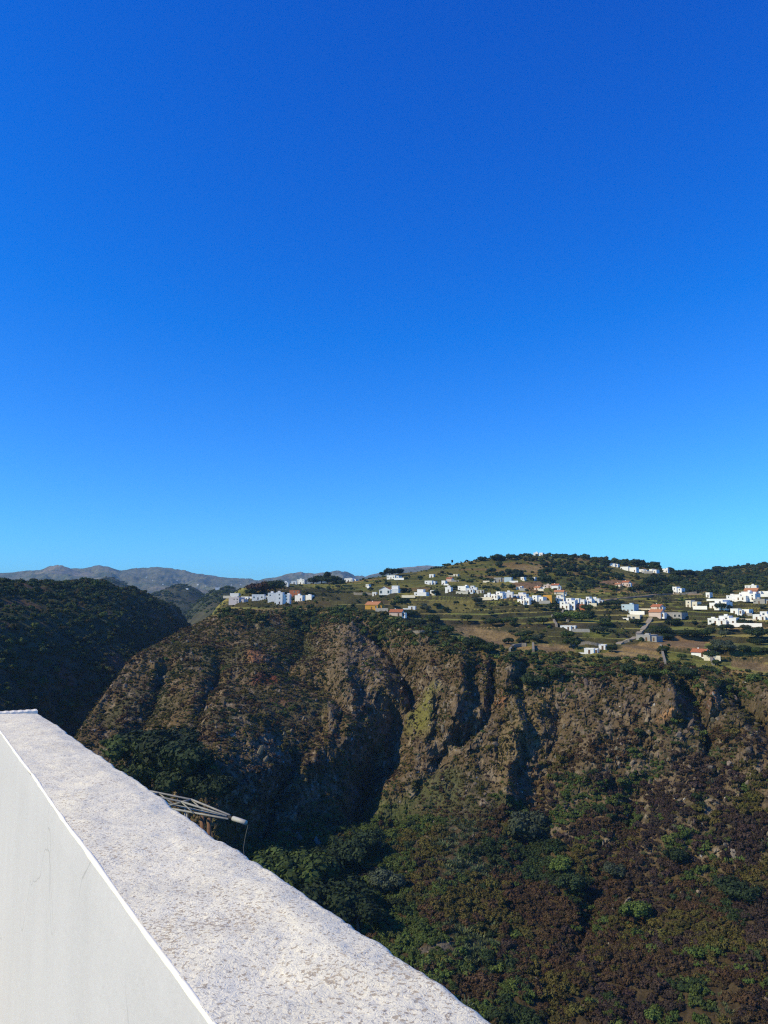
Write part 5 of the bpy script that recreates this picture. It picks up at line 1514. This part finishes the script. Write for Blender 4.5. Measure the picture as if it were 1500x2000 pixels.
def build_house(row, seed):
    X0, X1, Yt, Yb, form, wall, label = row
    rng = random.Random(seed)
    xm = (X0 + X1) / 2
    p, r = ground_px(xm, Yb, 380)
    az_ = math.atan2(p.x, p.y)
    w = (X1 - X0) * r / F_PX; h = max((Yb - Yt) * r / F_PX, 2.5)
    w = max(w, 3.5)
    root = link('house', None, loc=p, rot=(0, 0, -az_ + math.radians(rng.uniform(-34, -8))))
    tag(root, label, 'house', 'houses of the village across the ravine')
    h *= 0.80
    d = min(max(w * 0.7, 5), 11)
    fr_ = rng.choice(['flat', 'flat', 'redflat', 'greyroof'])
    if form in ('flat', 'tallflat'): block(root, 0, 0.0, w, d, h * 0.94, 'flat' if form == 'tallflat' else fr_, wall, rng)
    elif form in ('row', 'low', 'rowgrey'):
        block(root, -w * 0.14, 0.0, w * 0.72, d, h * 0.92, 'flat' if form != 'row' else fr_, wall, rng)
        block(root, w * 0.36, d * 0.12, w * 0.276, d * 0.8, max(h * 0.66, 2.3), 'flat', wall, rng)
    elif form == 'twin':
        block(root, -w * 0.25, -d * 0.06, w * 0.48, d, h * 0.95, fr_, wall, rng)
        block(root, w * 0.245, d * 0.1, w * 0.50, d, h * 0.78, 'flat', wall, rng)
    elif form == 'tier':
        block(root, 0, 0.0, w, d, h * 0.45, 'flat', wall, rng)
        block(root, -w * 0.05, d * 0.25, w * 0.5, d * 0.65, h * 0.96, 'flat', wall, rng, z0=h * 0.45 + 0.12)
    elif form == 'cluster':
        block(root, -w * 0.31, -d * 0.1, w * 0.37, d * 0.9, h * 0.62, 'flat', wall, rng)
        block(root, w * 0.06, d * 0.1, w * 0.36, d, h * 0.95, fr_, wall, rng)
        block(root, w * 0.37, d * 0.03, w * 0.255, d * 0.8, h * 0.7, 'flat', wall, rng)
        block(root, w * 0.04, -d * 0.3, w * 0.30, d * 0.54, h * 0.42, 'redflat', wall, rng)
    elif form in ('gable', 'gable_o', 'hip'):
        block(root, -w * 0.1, 0.0, w * 0.8, d, h * 0.7, form, wall, rng)
        block(root, w * 0.40, d * 0.12, w * 0.2, d * 0.6, h * 0.5, 'flat', 'white' if wall != 'ochre' else 'ochre', rng)
    elif form == 'arcade':
        block(root, -w * 0.2, -d * 0.05, w * 0.58, d, h * 0.52, 'gable', wall, rng, arcade=True)
        block(root, w * 0.3, 0.0, w * 0.40, d, h * 0.55, 'flat', wall, rng)
        block(root, w * 0.3, d * 0.28, w * 0.34, d * 0.6, h * 0.95, 'redflat', wall, rng, z0=h * 0.55 + 0.12)
    elif form == 'arcadelow':
        block(root, 0, 0.0, w, d, h * 0.92, 'flat', wall, rng, arcade=True)
    if rng.random() < 0.55:
        side_ = rng.choice((-1, 1)); L_ = rng.uniform(0.5, 1.1) * w
        xa, xb = sorted((side_ * w * 0.3, side_ * (w * 0.5 + L_)))
        mb = MB(); mb.box(xa, xb, -d * 0.42, -d * 0.42 + 0.3, -1.6, rng.uniform(0.6, 1.1)); link('garden_wall', mb.mesh('garden_wall'), root, WALLS[rng.choice(['white', 'cream', 'grey'])])


for k_, row in enumerate(HOUSES):
    build_house(row, 100 + k_)
# a dotted tree that is the nearest one to some house is told by that house
used_trees = set()
for row in HOUSES:
    if not DOTTED or len(row[6].split()) > 10: continue
    hx, hy = (row[0] + row[1]) / 2, row[3]
    k_ = min(range(len(DOTTED)), key=lambda q: math.hypot(DOTTED[q][0] - hx, 2 * (DOTTED[q][1] - hy)))
    if k_ in used_trees or math.hypot(DOTTED[k_][0] - hx, 2 * (DOTTED[k_][1] - hy)) > 34: continue
    used_trees.add(k_)
    DOTTED[k_][3]['label'] = '%s tree nearest the %s' % ({'dark': 'dark', 'green': 'green', 'grey': 'grey green'}[DOTTED[k_][2]], row[6])
for k_, q in enumerate(DOTTED):
    if k_ in used_trees: continue
    if q[2] == 'grey': q[3]['label'] = 'grey green tree out on the terraced fields, away from the houses'
    elif q[2] == 'green': q[3]['label'] = 'fresh green tree out on the terraced fields, away from the houses'
    else: q[3]['label'] = 'dark bushy tree out on the terraced fields, away from the houses'

# tiny white houses far off on the hazy hills
far_rng = random.Random(21)
for X, Y in [(386, 1146), (402, 1150), (345, 1137), (318, 1142), (286, 1128), (452, 1146), (425, 1152), (298, 1134), (365, 1152), (470, 1143)]:
    a_, te_ = px_ray(X, Y)
    i_ = int(np.argmin(np.abs(MA[:, 0] - float(a_))))
    t_ = np.maximum.accumulate(MZ[i_] / MR[i_])
    j_ = min(int(np.searchsorted(t_, float(te_))), MR.shape[1] - 1)
    r_ = MR[i_, j_]
    root = link('house', None, loc=(math.sin(a_) * r_, math.cos(a_) * r_, MZ[i_, j_]), rot=(0, 0, -float(a_) + math.radians(far_rng.uniform(-30, -5))))
    tag(root, 'tiny white house far off on the hazy hills', 'house', 'distant houses on the hazy hills')
    w_ = max(2.2 * r_ / F_PX, 6) * far_rng.uniform(1.0, 1.8)
    block(root, 0, 0, w_, w_ * 0.7, w_ * 0.45, 'flat', 'white', far_rng, wins=False)

build_far_woods()
build_scrub()
build_stones()
build_woods()

# ------------------------------------------------------------------ tracks and field walls
def strip(name, pts, width, thick, material, label=None, cat=None, kind=None, group=None):
    """a ribbon laid over the land through photo points, with real thickness"""
    P = []
    for (xa, ya), (xb, yb) in zip(pts[:-1], pts[1:]):
        for t in np.linspace(0, 1, 14, endpoint=False):
            P.append(ground_px(xa + (xb - xa) * t, ya + (yb - ya) * t, 300)[0])
    P.append(ground_px(*pts[-1], 300)[0])
    P = np.array([tuple(q) for q in P])
    P = np.stack([np.convolve(np.pad(P[:, k], 3, mode='edge'), np.ones(7) / 7, 'valid') for k in range(3)], 1)
    tg = np.gradient(P, axis=0); tg[:, 2] = 0; tg /= np.linalg.norm(tg, axis=1, keepdims=True) + 1e-6
    nr = np.stack([tg[:, 1], -tg[:, 0], 0 * tg[:, 0]], 1)
    V, F = [], []
    for k in range(len(P)):
        for sx, dz in ((-1, -1.5), (-1, thick), (1, thick), (1, -1.5)):
            q = P[k] + nr[k] * sx * width / 2
            V.append((q[0], q[1], q[2] + dz + 0.25))
    for k in range(len(P) - 1):
        b = 4 * k
        for a_ in range(3): F.append((b + a_, b + a_ + 1, b + a_ + 5, b + a_ + 4))
    F += [(0, 1, 2, 3), (len(V) - 4, len(V) - 1, len(V) - 2, len(V) - 3)]
    mb = MB(); mb.add(V, F)
    o = link(name, mb.mesh(name), None, material)
    tag(o, label, cat, group, kind)


track_m = mat('pale_track', (0.30, 0.255, 0.19), noise=0.2, scale=0.6, rough=0.95, spec=0.1)
stone_w = mat('dry_stone', (0.23, 0.205, 0.17), noise=0.35, scale=2.5, rough=0.95, spec=0.1, bump=0.8, bscale=3, bdist=0.15)
strip('track', TRACKS[0], 3.2, 0.1, track_m, kind='structure')
strip('track', TRACKS[1], 3.2, 0.1, track_m, kind='structure')
strip('road', TRACKS[2], 4.5, 0.1, mat('road_earth', (0.23, 0.17, 0.125), noise=0.15, scale=0.6, rough=0.95, spec=0.1), kind='structure')
for pts, w_, t_, lab in [
    ([(803, 1237), (835, 1236), (868, 1238)], 2.0, 1.0, 'pale stone ledge wall above the dark cliff top'),
    ([(1290, 1264), (1294, 1278), (1300, 1300)], 1.0, 1.3, 'pale dry stone wall running down beside the tan field'),
    ([(1382, 1268), (1387, 1285), (1394, 1302)], 1.2, 1.2, 'pale dry stone wall past the red roofed cottage'),
    ([(995, 1274), (1003, 1264), (1030, 1262)], 1.2, 1.4, 'grey stone enclosure wall at the corner of the brown strip'),
    ([(1041, 1260), (1042, 1275)], 1.2, 1.4, 'short grey wall closing the stone enclosure'),
    ([(1078, 1204), (1082, 1214), (1088, 1226)], 1.2, 1.2, 'pale wall running downhill below the white cluster'),
    ([(1100, 1196), (1097, 1206), (1110, 1216)], 1.2, 1.2, 'pale wall beside the bright green tree'),
    ([(1316, 1161), (1340, 1162), (1362, 1160)], 1.0, 1.3, 'long pale terrace wall under the angular white house'),
    ([(690, 1162), (712, 1162), (728, 1162)], 1.0, 1.2, 'low pale wall leading to the arcaded villa'),
    ([(1112, 1262), (1150, 1260), (1180, 1263)], 0.9, 0.9, 'low stone wall behind the cottage on the rim'),
]:
    strip('field_wall', pts, w_, t_, stone_w, lab, 'wall')

# ------------------------------------------------------------------ haze
def build_haze():
    mb = MB(); mb.box(-14000, 14000, -600, 14000, -450, 520)
    m = bpy.data.materials.new('haze_air'); m.use_nodes = True
    nt = m.node_tree
    for n in list(nt.nodes):
        if n.type != 'OUTPUT_MATERIAL': nt.nodes.remove(n)
    pv = nt.nodes.new('ShaderNodeVolumePrincipled')
    pv.inputs['Color'].default_value = (0.36, 0.64, 1.0, 1)
    pv.inputs['Density'].default_value = 0.000056
    pv.inputs['Anisotropy'].default_value = 0.0
    nt.links.new(pv.outputs[0], nt.nodes['Material Output'].inputs['Volume'])
    o = link('haze', mb.mesh('haze'), mat=m)
    tag(o, 'thin blue daylight haze over the far hills', kind='stuff')


build_haze()
